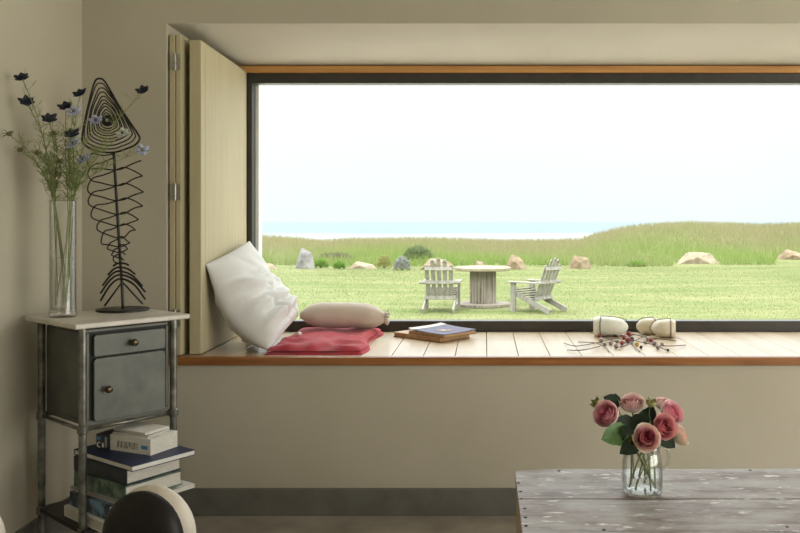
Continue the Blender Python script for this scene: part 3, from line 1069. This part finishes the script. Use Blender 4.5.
def spx(y):
    return np.interp(y, [153, 180, 215, 255, 285], [113.9, 115.5, 117.5, 120, 122])


tips = [(141, 160.5), (142.5, 176), (143.5, 192), (142.7, 206), (138.5, 219.5), (135.4, 230), (129.8, 243), (127.5, 249), (125.5, 254.5), (124, 260)]
lefts = [(86, 161), (86.5, 173), (86.8, 186), (87.3, 199), (90.2, 212), (96, 225.4), (100.5, 237.7), (107, 246), (111.7, 252.5), (114.4, 258.7)]
def gap_at(k):
    k = min(max(k, 0), len(tips) - 2)
    return tips[k + 1][1] - tips[k][1]


for k in range(-2, 8):
    lx_, ly_ = lefts[k + 2]
    g_ = max(5.0, gap_at(k + 1))
    P1 = []
    if k >= 0:
        tx_, ty_ = tips[k]
        yc = ty_ + .62 * gap_at(k)
        P1 += [(tx_, ty_), (tx_ * .62 + spx(yc) * .38, ty_ + .20 * g_), (tx_ * .25 + spx(yc) * .75, yc - .10 * g_)]
    else:
        yc = max(154, ly_ - g_)
    xc = spx(yc)
    P1 += [(xc, yc), (xc * .55 + lx_ * .45, yc * .6 + ly_ * .4 - .10 * g_), (xc * .18 + lx_ * .82, ly_ - .50 * g_), (lx_, ly_), (xc * .14 + lx_ * .86, ly_ + .46 * g_)]
    if k + 3 < len(tips):
        t2x, t2y = tips[k + 3]
        y2 = t2y - .38 * gap_at(k + 2)
    else:
        t2x, y2 = None, min(283, ly_ + g_)
    x2 = spx(y2)
    P1 += [(x2 * .5 + lx_ * .5, ly_ * .42 + y2 * .58 + .14 * g_), (x2, y2)]
    if t2x is not None:
        P1 += [(t2x * .38 + x2 * .62, y2 - .16 * g_), (t2x * .75 + x2 * .25, t2y - .30 * g_), (t2x, t2y)]
    n_ = len(P1)
    pts = catmull([fp(a_, b_, .009 * (1 if i_ < n_ / 2 else -1) * (0 if i_ in (0, n_ - 1) else 1)) for i_, (a_, b_) in enumerate(P1)], 6)
    MB().tube(pts, .0025, 7).build('rib', 'iron', fish, smooth=True)
tail = [((145, 328), (175, 316), (205, 325)), ((125, 362), (172, 332), (230, 360)), ((105, 402), (172, 347), (258, 405)), ((97, 432), (175, 361), (268, 427)), ((97, 460), (178, 376), (268, 455)), ((112, 480), (180, 388), (258, 472))]
for k, (a_, b_, c_) in enumerate(tail):
    A_, B_, C_ = [(75 + q[0] / 3.81, 180 + q[1] / 3.81) for q in (a_, b_, c_)]
    if k < 5:
        m1 = ((A_[0] + B_[0]) / 2 - .5, (A_[1] + B_[1]) / 2 - (A_[1] - B_[1]) * .22)
        m2 = ((C_[0] + B_[0]) / 2 + .5, (C_[1] + B_[1]) / 2 - (C_[1] - B_[1]) * .22)
        pts = catmull([fp(*A_), fp(*m1), fp(*B_, -.006), fp(*m2), fp(*C_)], 6)
    else:
        pts = [fp(*A_), fp(*B_), fp(*C_)]
    MB().tube(pts, .0036, 7).build('tail_wire', 'iron', fish, smooth=True)


# ------------------------------------------------------------------ window seat: cushions, cloth, books
CREASES = [(.02, .22, .55, .42, .045, -.013), (.02, .30, .5, .52, .05, .010), (.10, .50, .75, .62, .040, -.012), (.05, .60, .80, .70, .045, .011),
           (.15, .72, .95, .74, .035, -.013), (.10, .80, .90, .82, .040, .012), (.12, .90, .80, .88, .03, -.012), (.60, .20, .95, .50, .05, -.008),
           (.35, .10, .50, .30, .05, -.006), (.30, .62, .45, .98, .03, -.010), (.62, .80, .70, .99, .03, -.010), (.05, .42, .30, .48, .03, -.010), (.50, .48, .98, .58, .03, .006)]


_cr = random.Random(21)
for _k in range(16):
    _u, _v = _cr.uniform(.05, .8), _cr.uniform(.25, .92)
    CREASES.append((_u, _v, _u + _cr.uniform(.1, .25), _v + _cr.uniform(-.06, .10), _cr.uniform(.016, .026), _cr.choice((-1, -1, 1)) * _cr.uniform(.003, .006)))


def pillow_mesh(L_, T_, Rr, B_, thick, nu=96, nv=90, wr=.012, seed=0):
    L_, T_, Rr, B_ = map(Vector, (L_, T_, Rr, B_))
    nrm = (T_ - L_).cross(B_ - L_).normalized()
    if nrm.x < 0:
        nrm = -nrm
    mb = MB()

    def sheet(side):
        def fn(u, v):
            # edges pull inwards between the corners
            pu = u + .012 * sin(pi * v) * (0.5 - u) * 2 * abs(u - .5) * 2
            pv = v + .012 * sin(pi * u) * (0.5 - v) * 2 * abs(v - .5) * 2
            p = L_.lerp(T_, pu).lerp(B_.lerp(Rr, pu), pv)
            pu_ = 1 - abs(2 * u - 1) ** (3.2 if u < .5 else 2.0)
            pv_ = 1 - abs(2 * v - 1) ** (2.0 if v < .5 else 4.0)
            prof = max(0, pu_ * pv_) ** .62
            sag = 1 + .30 * (v - .4)
            hgt = thick / 2 * prof * sag * (1 if side > 0 else .62)
            p = p - nrm * .054 * sin(pi * min(1, v * .95)) ** 1.2 * (1 - .35 * u)
            wrk = .012 * mnoise.noise(Vector((u * 2.2, v * 2.6, seed + side)))
            for (a0, b0, a1, b1, wd, am) in CREASES:
                du, dv = a1 - a0, b1 - b0
                tt = min(1, max(0, ((u - a0) * du + (v - b0) * dv) / (du * du + dv * dv)))
                cxx = u - (a0 + du * tt) + .02 * mnoise.noise(Vector((u * 5, v * 5, seed)))
                cyy = v - (b0 + dv * tt) + .03 * mnoise.noise(Vector((u * 5, v * 5, seed + 9)))
                fade = sin(pi * (.12 + .76 * tt))
                wrk += 1.75 * am * fade * math.exp(-(cxx * cxx + cyy * cyy) / (wd * wd))
            return p + nrm * side * (hgt + wrk * prof)
        mb.grid(nu, nv, fn)
    sheet(1)
    sheet(-1)
    return mb


pm = pillow_mesh((-1.136, 3.315, .985), (-1.120, 3.885, 1.068), (-.880, 3.86, .715), (-.868, 3.29, .640), .235, wr=.022, seed=3)
pl = pm.build('pillow_cover', 'linen', None, smooth=True)
bm = bmesh.new(); bm.from_mesh(pl.data)
bmesh.ops.remove_doubles(bm, verts=bm.verts, dist=.0012); bmesh.ops.recalc_face_normals(bm, faces=bm.faces)
bm.to_mesh(pl.data); bm.free()
pl.name = 'pillow'
tag(pl, 'large white linen pillow leaning against the oak shutter panel', 'pillow')

# folded red cloth: layers with a rolling edge
cl = thing('red_cloth', 'folded red cloth lying on the window seat under the bolster', 'cloth', (-.72, 3.56, SILL))


def cloth_layer(z0, th, x0, x1, y0, y1, seed):
    mb = MB()

    def top(u, v):
        x = x0 + (x1 - x0) * u
        y = y0 + (y1 - y0) * v
        x += .012 * mnoise.noise(Vector((v * 3, seed, 0))) + .01 * (1 if u > .9 else 0) * sin(v * 9)
        y += .010 * mnoise.noise(Vector((u * 5, seed, 3)))
        edge = min(u, 1 - u, v, 1 - v)
        rnd = min(1, edge * 14) ** .5
        wv = .020 * mnoise.noise(Vector((u * 3 + v * 2, v * 4 - u, seed))) + .012 * max(0, 1 - abs(mnoise.noise(Vector((u * 2.2 + 1, v * 4.5, seed)))) * 5) + .004 * mnoise.noise(Vector((u * 9, v * 8, seed)))
        if v > .42:
            wv *= .4
        return Vector((x, y, z0 + th * rnd + max(-.004, wv) * rnd))

    def bot(u, v):
        p = top(u, v)
        return Vector((p.x, p.y, z0))
    mb.grid(36, 36, top)
    mb.grid(36, 36, bot)
    return mb


ca = cloth_layer(0.0005, .015, -.165, .225, -.30, .385, 1).build('lower_fold', 'red', cl, smooth=True)
cb = cloth_layer(.0150, .013, -.16, .215, -.285, .375, 5).build('upper_fold', 'red', cl, smooth=True)
bt = at(299, 334, 3.62)
MB().ball(bt - Vector((-.72, 3.56, SILL)), .013, .010, .009, 8).build('toggle', 'bone', cl, smooth=True)

# bolster
bo = thing('bolster', 'beige linen bolster with gathered end lying on the red cloth', 'bolster', (-.868, 3.84, .718))
bs = MB()
nu, nv = 40, 28


def bol(u, v):
    x = .395 * u
    r = .062 * min(1, (sin(pi * min(u * 1.9, .5)) if u < .26 else 1)) ** .55
    if u < .02:
        r = .02 + .012 * u / .02
    if u > .72:
        k = (u - .72) / .28
        r *= 1 - .62 * k ** 2.3
    a = 2 * pi * v
    puck = max(0, (u - .6) / .4)
    r *= 1 + .05 * puck * sin(9 * a) + .02 * mnoise.noise(Vector((u * 5, cos(a) * 1.5, sin(a) * 1.5)))
    zc = .002 - .012 * puck
    return Vector((x, cos(a) * r, zc + sin(a) * r * .96))


bs.grid(nu, nv, bol)
bs.add([(0.0, 0, 0.0)], [])
bs.build('bolster_body', 'bolster', bo, smooth=True)
kn = MB()
for k in range(11):
    a = 2 * pi * k / 11
    r1 = .022 + .006 * (k % 3)
    kn.tube([(.383, cos(a) * .008, -.01 + sin(a) * .008), (.392, cos(a) * .014, -.01 + sin(a) * .014), (.412 + .006 * (k % 2), cos(a) * r1, -.01 + sin(a) * r1)], [.010, .008, .006], 6)
kn.build('gathered_end', 'bolster', bo, smooth=True)
MB().tube([(.390, cos(2 * pi * k / 16) * .018, -.01 + sin(2 * pi * k / 16) * .018) for k in range(16)], .0035, 6, closed=True).build('tie', 'bone', bo, smooth=True)

# notebooks on the seat
nb_rot = radians(50)
nd = Vector((cos(nb_rot), sin(nb_rot), 0)); nl = Vector((-sin(nb_rot), cos(nb_rot), 0))
lb = thing('notebook', 'tan bound notebook underneath the purple one on the window seat', 'book', (-.196, 3.600, SILL), nb_rot)
MB().box(0, .20, 0, .30, 0, .003).build('cover', 'darkred', lb, bevel=.001)
MB().box(.003, .197, .003, .297, .003, .018).build('pages', 'tan', lb)
MB().box(0, .20, 0, .30, .018, .022).build('cover', 'tan', lb, bevel=.001)
tb = thing('notebook', 'purple notebook with white strip and gold motif on the window seat', 'book', (-.180, 3.585, SILL + .0225), nb_rot - radians(3))
MB().box(0, .205, 0, .235, 0, .002).build('cover', 'darkred', tb)
MB().box(.002, .203, .002, .233, .002, .013).build('pages', 'tan', tb)
cv = MB()


def cvf(u, v):
    return Vector((.207 * u - .001, .236 * v, .0135 + .010 * v ** 3 + .006 * (u ** 4)))


cv.grid(12, 12, cvf)
cv.build('front_cover', 'purple', tb, smooth=True, solid=.002)
st_ = MB(); st_.grid(8, 3, lambda u, v: Vector((.207 * u - .001, .236 * (.84 + .15 * v), .0150 + .010 * (.84 + .15 * v) ** 3 + .006 * u ** 4)))
st_.build('white_strip', 'paper', tb, solid=.0008)
mo = MB()
for (u0, v0, r0) in ((.45, .42, .018), (.55, .36, .012), (.38, .50, .011), (.50, .47, .010)):
    c0 = cvf(u0, v0) + Vector((0, 0, .0022))
    mo.lathe([(r0 * .9, 0), (r0, .0004), (r0 * .3, .0010)], 12, c0)
mo.build('gold_motif', 'gold', tb)

# wire candle hanger with frosted shades, lying in a heap on the seat
wc = thing('wire_candle_hanger', 'tangled wire candle hanger with three frosted glass shades on the window seat', 'ornament', (.62, 3.74, SILL))
w0 = Vector((.62, 3.74, SILL))


def shade(px0, px1, pyc, dp, rad, mat, name, flip=1, tilt=0, yaw=0):
    a_, b_ = at(px0, pyc, dp), at(px1, pyc, dp)
    L = (b_ - a_).length
    c = (a_ + b_) / 2 - w0
    c.z = rad * .98
    prof = [(rad * .86, 0), (rad * .97, L * .12), (rad, L * .35), (rad * .93, L * .6), (rad * .72, L * .82), (rad * .38, L * .96), (rad * .1, L), (.001, L)]
    inner = [(.001, L * .96), (rad * .34, L * .92), (rad * .68, L * .79), (rad * .89, L * .58), (rad * .95, L * .35), (rad * .92, L * .12), (rad * .82, 0.0)]
    mt = Matrix.Rotation(yaw, 4, 'Z') @ Matrix.Rotation(pi / 2 * flip + tilt, 4, 'Y') @ Matrix.Translation((0, 0, -L / 2))
    g_ = MB().lathe(prof + inner + [(rad * .86, 0)], 28, c, mt, close_ends=False).build(name, mat, wc, smooth=True)
    hoop = [mt @ Vector((rad * 1.03 * cos(2 * pi * k / 24), rad * 1.03 * sin(2 * pi * k / 24), L * .2)) + c for k in range(24)]
    MB().tube(hoop, .0018, 5, closed=True).build('wire_hoop', 'wire', wc, smooth=True)
    for s_ in (-1, 1):
        lp = [mt @ Vector((s_ * rad * 1.04, 0, L * .2)) + c, mt @ Vector((s_ * rad * .85, 0, L * .85)) + c, mt @ Vector((0, 0, L * 1.10)) + c]
        MB().tube(catmull(lp, 5), .0015, 5).build('wire_loop', 'wire', wc, smooth=True)


shade(594, 628, 325, 3.80, .047, 'frost', 'glass_shade', 1, 0, radians(-12))
shade(636, 658, 325, 3.87, .040, 'amber', 'glass_shade', -1, 0, radians(14))
shade(652, 675, 328, 3.77, .043, 'amber', 'glass_shade', -1, 0, radians(-10))
rr = random.Random(5)


def sx_pt(px, py, z=.006):
    dp = (H - SILL - z) * F / (py - CY)
    return at(px, py, dp) - w0


wires = [[(598, 338), (612, 335), (626, 338), (640, 342), (656, 345)], [(615, 348), (627, 345), (638, 339), (650, 335)], [(564, 343), (575, 346), (590, 344), (604, 341), (618, 338)], [(567, 350), (583, 350), (600, 346), (612, 341)], [(578, 342), (596, 343), (606, 348), (609, 352)],
         [(602, 333), (606, 338), (618, 342), (632, 341), (640, 338)], [(619, 350), (624, 344), (628, 338), (634, 334)], [(640, 352), (634, 346), (630, 340), (628, 335)],
         [(650, 337), (655, 342), (662, 348), (669, 351)], [(646, 340), (660, 339), (676, 341)], [(655, 345), (670, 346), (686, 345)], [(606, 334), (616, 336), (630, 334), (645, 337), (660, 339)]]
for k, pts in enumerate(wires):
    q = [sx_pt(a_, b_, .004 + .010 * (rr.random() if 0 < i_ < len(pts) - 1 else 0)) for i_, (a_, b_) in enumerate(pts)]
    MB().tube(catmull(q, 5), .0019, 6).build('wire_arm', 'wire', wc, smooth=True)
for (px, py, r_, mt_) in ((601, 340, .011, 'greybead'), (605, 344, .009, 'greybead'), (616, 346, .010, 'greybead'), (617, 341, .009, 'greybead'), (629, 334, .012, 'redbead'), (628, 340, .012, 'redbead'), (637, 344, .010, 'goldbead'), (648, 339, .011, 'greybead'), (654, 343, .010, 'greybead'), (658, 347, .010, 'greybead'), (668, 350, .006, 'wire'), (645, 342, .008, 'greybead'), (611, 343, .010, 'greybead'), (622, 343, .010, 'redbead'), (624, 337, .011, 'redbead'), (632, 339, .010, 'wire'), (651, 340, .010, 'redbead'), (641, 347, .007, 'wire'), (599, 336, .009, 'redbead'), (662, 344, .008, 'greybead')):
    p = sx_pt(px, py, r_); p.z = r_
    MB().ball(p, r_, r_, r_ * 1.0, 8).build('glass_bead', mt_, wc, smooth=True)

# ------------------------------------------------------------------ low wooden chest in the foreground
TH = .42
TX0, TX1, TY0, TY1 = .088, 1.02, 1.90, 2.438
ch = thing('wooden_chest', 'low weathered whitewashed plank chest in the right foreground', 'table', ((TX0 + TX1) / 2, (TY0 + TY1) / 2, 0))
co = ch.location.copy()
xa, xb, ya, yb = TX0 - co.x, TX1 - co.x, TY0 - co.y, TY1 - co.y
ys_ = [ya, ya + .272, yb]
for k in range(2):
    y0, y1 = ys_[k] + (.003 if k else 0), ys_[k + 1] - (0 if k else .003)
    mb = MB()
    n = 40

    def back_edge(u):
        if k == 1:
            return y1 + .005 * mnoise.noise(Vector((u * 5, 3, 0))) - (.035 * max(0, (u - .93) / .07) ** 2) - .022 * max(0, (.14 - u) / .14) ** 1.3
        return y1 + .0012 * mnoise.noise(Vector((u * 9, 1, 0)))
    vs, fs = [], []
    for i_ in range(n + 1):
        u = i_ / n
        x_ = xa + (xb - xa) * u
        for (yy, zz) in ((y0, TH - .022), (back_edge(u), TH - .022), (back_edge(u), TH), (y0, TH)):
            vs.append((x_, yy, zz + .0015 * mnoise.noise(Vector((u * 4, yy * 4, k)))))
    for i_ in range(n):
        for q in range(4):
            fs.append((i_ * 4 + q, i_ * 4 + (q + 1) % 4, (i_ + 1) * 4 + (q + 1) % 4, (i_ + 1) * 4 + q))
    fs += [(0, 1, 2, 3), tuple(n * 4 + q for q in (3, 2, 1, 0))]
    mb.add(vs, fs).build('top_plank', 'table_wood', ch, bevel=.002)
for nm, bx in (('side_panel', (xa + .004, xa + .024, ya + .004, yb - .026)), ('side_panel', (xb - .024, xb - .004, ya + .004, yb - .026)),
               ('front_panel', (xa + .024, xb - .024, ya + .006, ya + .024)), ('back_panel', (xa + .024, xb - .024, yb - .050, yb - .030))):
    MB().box(bx[0], bx[1], bx[2], bx[3], .004, TH - .0225).build(nm, 'table_side', ch, bevel=.002)
for (px, py) in ((518.5, 483), (520.5, 491.5), (521.5, 499), (525, 508.5), (525.5, 517.5), (526, 526), (559, 471), (748, 468.2), (787, 527), (604, 530)):
    dp = (H - TH) * F / (py - CY)
    p = at(px, py, dp) - co
    p.y = min(p.y, yb - .016)
    p.x = max(p.x, xa + .006)
    MB().lathe([(.0042, TH - .001), (.0042, TH + .0012), (.002, TH + .002)], 10, (p.x, p.y, 0)).build('nail', 'nail', ch)

# ------------------------------------------------------------------ glass jug with roses
JP = Vector((.428, 2.222, TH))
jug = thing('glass_jug', 'small clear glass jug with handle standing on the wooden chest', 'jug', JP)
jp = [(.002, .0), (.046, 0), (.052, .004), (.0545, .014), (.0555, .05), (.0535, .085), (.049, .11), (.047, .122), (.050, .132), (.0475, .132), (.0445, .122), (.0465, .11), (.051, .085), (.053, .05), (.052, .016), (.046, .008), (.002, .007)]
MB().lathe(jp, 40).build('glass_body', 'clear', jug, smooth=True)
hp = catmull([(.046, 0, .118), (.066, 0, .124), (.078, 0, .105), (.076, 0, .08), (.064, 0, .062), (.053, 0, .058)], 6)
MB().tube(hp, .0048, 10).build('handle', 'handle_glass', jug, smooth=True)
MB().lathe([(.001, .008), (.046, .0085), (.0515, .016), (.0525, .05), (.0505, .052), (.001, .052)], 32).build('water', 'water', jug)
for o_ in (jug,):
    o_.rotation_euler = (0, 0, radians(15))


def bloom(mb, c, axis, R, openness, c_in, c_out, rr, edge=(.94, .92, .70)):
    axis = Vector(axis).normalized()
    e1 = axis.orthogonal().normalized(); e2 = axis.cross(e1)
    layers = 30
    for k in range(layers):
        f_ = (k + 1) / layers
        ang = k * 2.39996 + rr.uniform(-.2, .2)
        rad = R * (.10 + .86 * f_ ** .75)
        hgt = R * (1.02 - .42 * f_ * openness)
        half = (1.25 - .45 * f_)
        colr = [c_in[i] * (1 - f_ ** 1.6) + c_out[i] * f_ ** 1.6 for i in range(3)]
        sh_ = rr.uniform(.88, 1.08)

        def fn(u, v, rad=rad, hgt=hgt, ang=ang, half=half, f_=f_):
            a = ang + (u - .5) * 2 * half
            lip = 1 - .30 * abs(2 * u - 1) ** 2.5
            vv_ = v * lip
            r = rad * (sin(pi * .5 * min(1, vv_ * 1.35)) ** .75)
            if f_ > .45:
                r += R * .22 * openness * max(0, vv_ - .68) ** 1.2 * 2.2 * f_
            else:
                r *= 1 - .35 * max(0, vv_ - .6)
            z = -R * .62 * (1 - vv_) ** 1.3 * 1.0 + hgt * .62 * vv_ - (R * .35 * openness * max(0, vv_ - .72) if f_ > .6 else 0)
            r *= 1 + .03 * sin(7 * a + k)
            return c + (e1 * cos(a) + e2 * sin(a)) * r + axis * z

        def cl_(u, v, colr=colr, f_=f_, sh_=sh_):
            w1 = f_ * (.55 * (1 - v) ** 1.2 + .25 * abs(2 * u - 1) ** 2)
            w1 = min(1, w1)
            w2 = .38 * max(0, (v - .72) / .28) ** 1.5
            w1 = w1 + (1 - w1) * w2
            return tuple(min(.96, (colr[i] * (1 - w1) + edge[i] * w1) * sh_) for i in range(3))
        mb.grid(6, 6, fn, cl_)


def rose_leaf(mb, base, d, L, wd, up=Vector((0, 0, 1)), droop=.3):
    d = Vector(d).normalized()
    s = d.cross(up); s = s.normalized() if s.length > 1e-3 else Vector((1, 0, 0))
    u_ = s.cross(d)

    def fn(a, b_):
        wv = wd * (sin(pi * a ** .8) ** .8) * (b_ - .5) * 2 * (1 + .06 * sin(a * 40))
        return base + d * L * a + s * wv + u_ * (-droop * L * a * a + .25 * abs(b_ - .5) * wd)
    mb.grid(10, 6, fn)


roses = [  # px, py, depth, radius, axis, inner, outer, openness, label
    (607.5, 415, 2.16, .037, (-.5, -.75, .55), (.90, .20, .42), (.95, .66, .70), .5, 'pink rose furthest left in the glass jug'),
    (632, 405, 2.24, .036, (-.15, -.45, .95), (.93, .46, .56), (.95, .78, .78), .7, 'pale pink rose at the top left of the jug bouquet'),
    (663, 405, 2.30, .028, (.1, -.2, 1), (.93, .50, .58), (.95, .80, .80), .6, 'small pale pink rose at the top, behind the upper right roses'),
    (671, 413.5, 2.20, .034, (.45, -.7, .55), (.82, .14, .32), (.95, .68, .74), .7, 'pink rose at upper right of the jug bouquet'),
    (663.5, 427, 2.13, .034, (.2, -.9, .4), (.66, .05, .16), (.92, .44, .50), .7, 'deepest red pink rose right of the front one'),
    (646, 438, 2.09, .036, (-.02, -.95, .35), (.72, .07, .22), (.95, .82, .72), .85, 'front rose with red heart and cream rim above the jug mouth'),
    (678, 435, 2.22, .034, (.75, -.25, .45), (.88, .48, .46), (.95, .82, .68), .8, 'cream pink rose furthest right, above the jug handle')]
for k, (px, py, dp, R, ax, ci, co_, op, lbl) in enumerate(roses):
    rr = random.Random(40 + k)
    hd = at(px, py, dp)
    o0 = JP + Vector((0, 0, .012))
    t = thing('rose', lbl, 'flower', o0, 0, 'roses in the glass jug')
    axv = Vector(ax).normalized()
    hc = hd - o0
    mb = MB(); bloom(mb, hc, axv, R * 1.02, op, ci, co_, rr)
    mb.build('bloom', 'petal', t, smooth=True, fix=False)
    an = [.2, 2.4, 4.0, 1.2, 5.2, 3.2, 5.9][k]
    foot = Vector((cos(an) * .036, sin(an) * .036, .004))
    outv = Vector((hc.x, hc.y, 0)); outv = outv.normalized() if outv.length > .001 else Vector((0, -1, 0))
    mth = outv * .030 + Vector((0, 0, .118))
    nk = hc - axv * R * .62
    cur = catmull([foot, (foot + mth) / 2 + Vector((0, 0, .004)), mth, nk - axv * .025, nk], 6)
    MB().tube(cur, .0027, 8).build('stem', 'stem', t, smooth=True)
    sp_ = MB()
    e1 = axv.orthogonal().normalized(); e2 = axv.cross(e1)
    for q in range(5):
        a = 2 * pi * q / 5
        d = (e1 * cos(a) + e2 * sin(a)) + axv * .45
        rose_leaf(sp_, nk, d, R * .8, R * .16, axv, -.2)
    sp_.build('sepals', 'leaf', t, smooth=True)

# green buds and leaves of their own stems
buds = [(597, 404, 2.2, 'green and cream bud at the far upper left of the bouquet'), (613, 400, 2.26, 'green bud between the two upper left roses'), (651, 404, 2.2, 'green and pink bud at the top centre of the bouquet'), (634.5, 441, 2.1, 'small cream bud left of the front rose')]
for k, (px, py, dp, lbl) in enumerate(buds):
    rr = random.Random(80 + k)
    o0 = JP + Vector((0, 0, .012))
    t = thing('rose_bud', lbl, 'flower', o0, 0, 'rose buds in the glass jug')
    hc = at(px, py, dp) - o0
    mb = MB()
    ax = (hc - Vector((0, 0, .09))).normalized()
    bloom(mb, hc, ax, .016, .2, (.62, .40, .25), (.50, .50, .22), rr, (.3, .36, .1))
    mb.build('bloom', 'petal', t, smooth=True, fix=False)
    outv = Vector((hc.x, hc.y, 0)).normalized()
    an = k * 1.7 + .6
    cur = catmull([Vector((cos(an) * .03, sin(an) * .03, .02)), outv * .030 + Vector((0, 0, .118)), hc - ax * .03, hc - ax * .010], 6)
    MB().tube(cur, .0018, 6).build('stem', 'stem', t, smooth=True)
    sp_ = MB(); e1 = ax.orthogonal().normalized(); e2 = ax.cross(e1)
    for q in range(5):
        a = 2 * pi * q / 5
        rose_leaf(sp_, hc - ax * .010, (e1 * cos(a) + e2 * sin(a)) * .6 + ax, .030, .006, ax, .1)
    sp_.build('sepals', 'leaf', t, smooth=True)

lf = thing('rose_leaves', 'leafy rose sprig filling the middle of the bouquet, one bright leaf hanging left', 'leaf', JP + Vector((0, 0, .012)))
o0 = JP + Vector((0, 0, .012))
stem_top = Vector((-.01, -.01, .17))
MB().tube(catmull([(0.01, .01, .03), (.0, .0, .118), stem_top], 6), .0025, 6).build('stem', 'stem', lf, smooth=True)
b1 = at(628, 430, 2.15) - o0
mb = MB(); rose_leaf(mb, b1, (at(600, 440, 2.10) - o0) - b1, .088, .030, Vector((.25, -1, .35)), .10)
mb.build('leaf', 'leaf', lf, smooth=True)
rr = random.Random(9)
for (px0, py0, px1, py1, dp) in ((640, 440, 622, 452, 2.13), (636, 425, 618, 420, 2.18), (640, 420, 633, 448, 2.16), (645, 430, 628, 422, 2.20), (645, 425, 652, 408, 2.24), (650, 430, 668, 444, 2.20), (640, 428, 644, 412, 2.20), (630, 420, 648, 424, 2.18), (628, 436, 640, 446, 2.18), (632, 442, 624, 428, 2.15), (650, 420, 640, 440, 2.24), (655, 420, 645, 434, 2.22), (620, 405, 606, 398, 2.25), (660, 436, 674, 446, 2.18), (640, 418, 655, 432, 2.25)):
    bb = at(px0, py0, dp) - o0
    e = at(px1, py1, dp - .02) - o0
    mb = MB(); rose_leaf(mb, bb, e - bb, max(.045, (e - bb).length * 1.1), .022, Vector((rr.uniform(-.5, .5), -1, rr.uniform(.2, .8))), .15)
    mb.build('leaf', 'dark_leaf', lf, smooth=True)

# ------------------------------------------------------------------ small dark round-backed chairs at the very front
def round_chair(label, px, py, dp, rz):
    p = at(px, py, dp)
    t = thing('round_backed_chair', label, 'chair', (p.x, p.y, 0), rz, 'small dark round backed chairs at the bottom edge')
    zc = p.z
    sh_ = MB(); sh_.ball((0, .02, zc), .124, .050, .126, 20); sh_.build('back_shell', 'chair_rim', t, smooth=True)
    pd = MB(); pd.ball((-.009, -.010, zc - .004), .1185, .060, .1215, 20); pd.build('back_pad', 'chair_pad', t, smooth=True)
    MB().lathe([(.10, .185), (.125, .19), (.13, .205), (.12, .222), (.02, .228)], 28, (0, -.09, 0)).build('seat', 'chair_pad', t, smooth=True)
    for sx_ in (-1, 1):
        MB().tube([(sx_ * .06, .025, zc - .10), (sx_ * .07, .02, .17)], .009, 8).build('back_post', 'chair_rim', t)
        for yy in (-.17, -.01):
            MB().tube([(sx_ * .075, yy, .19), (sx_ * .10, yy + (.02 if yy > -.1 else -.02), 0.0)], [.011, .008], 8).build('leg', 'chair_rim', t)
    return t


round_chair('small black round backed chair with pale rim in front of the cabinet books', 149, 535, 2.15, radians(-14))
round_chair('small dark round backed chair with pale rim cut off by the bottom left corner', -50, 545, 2.10, radians(10))
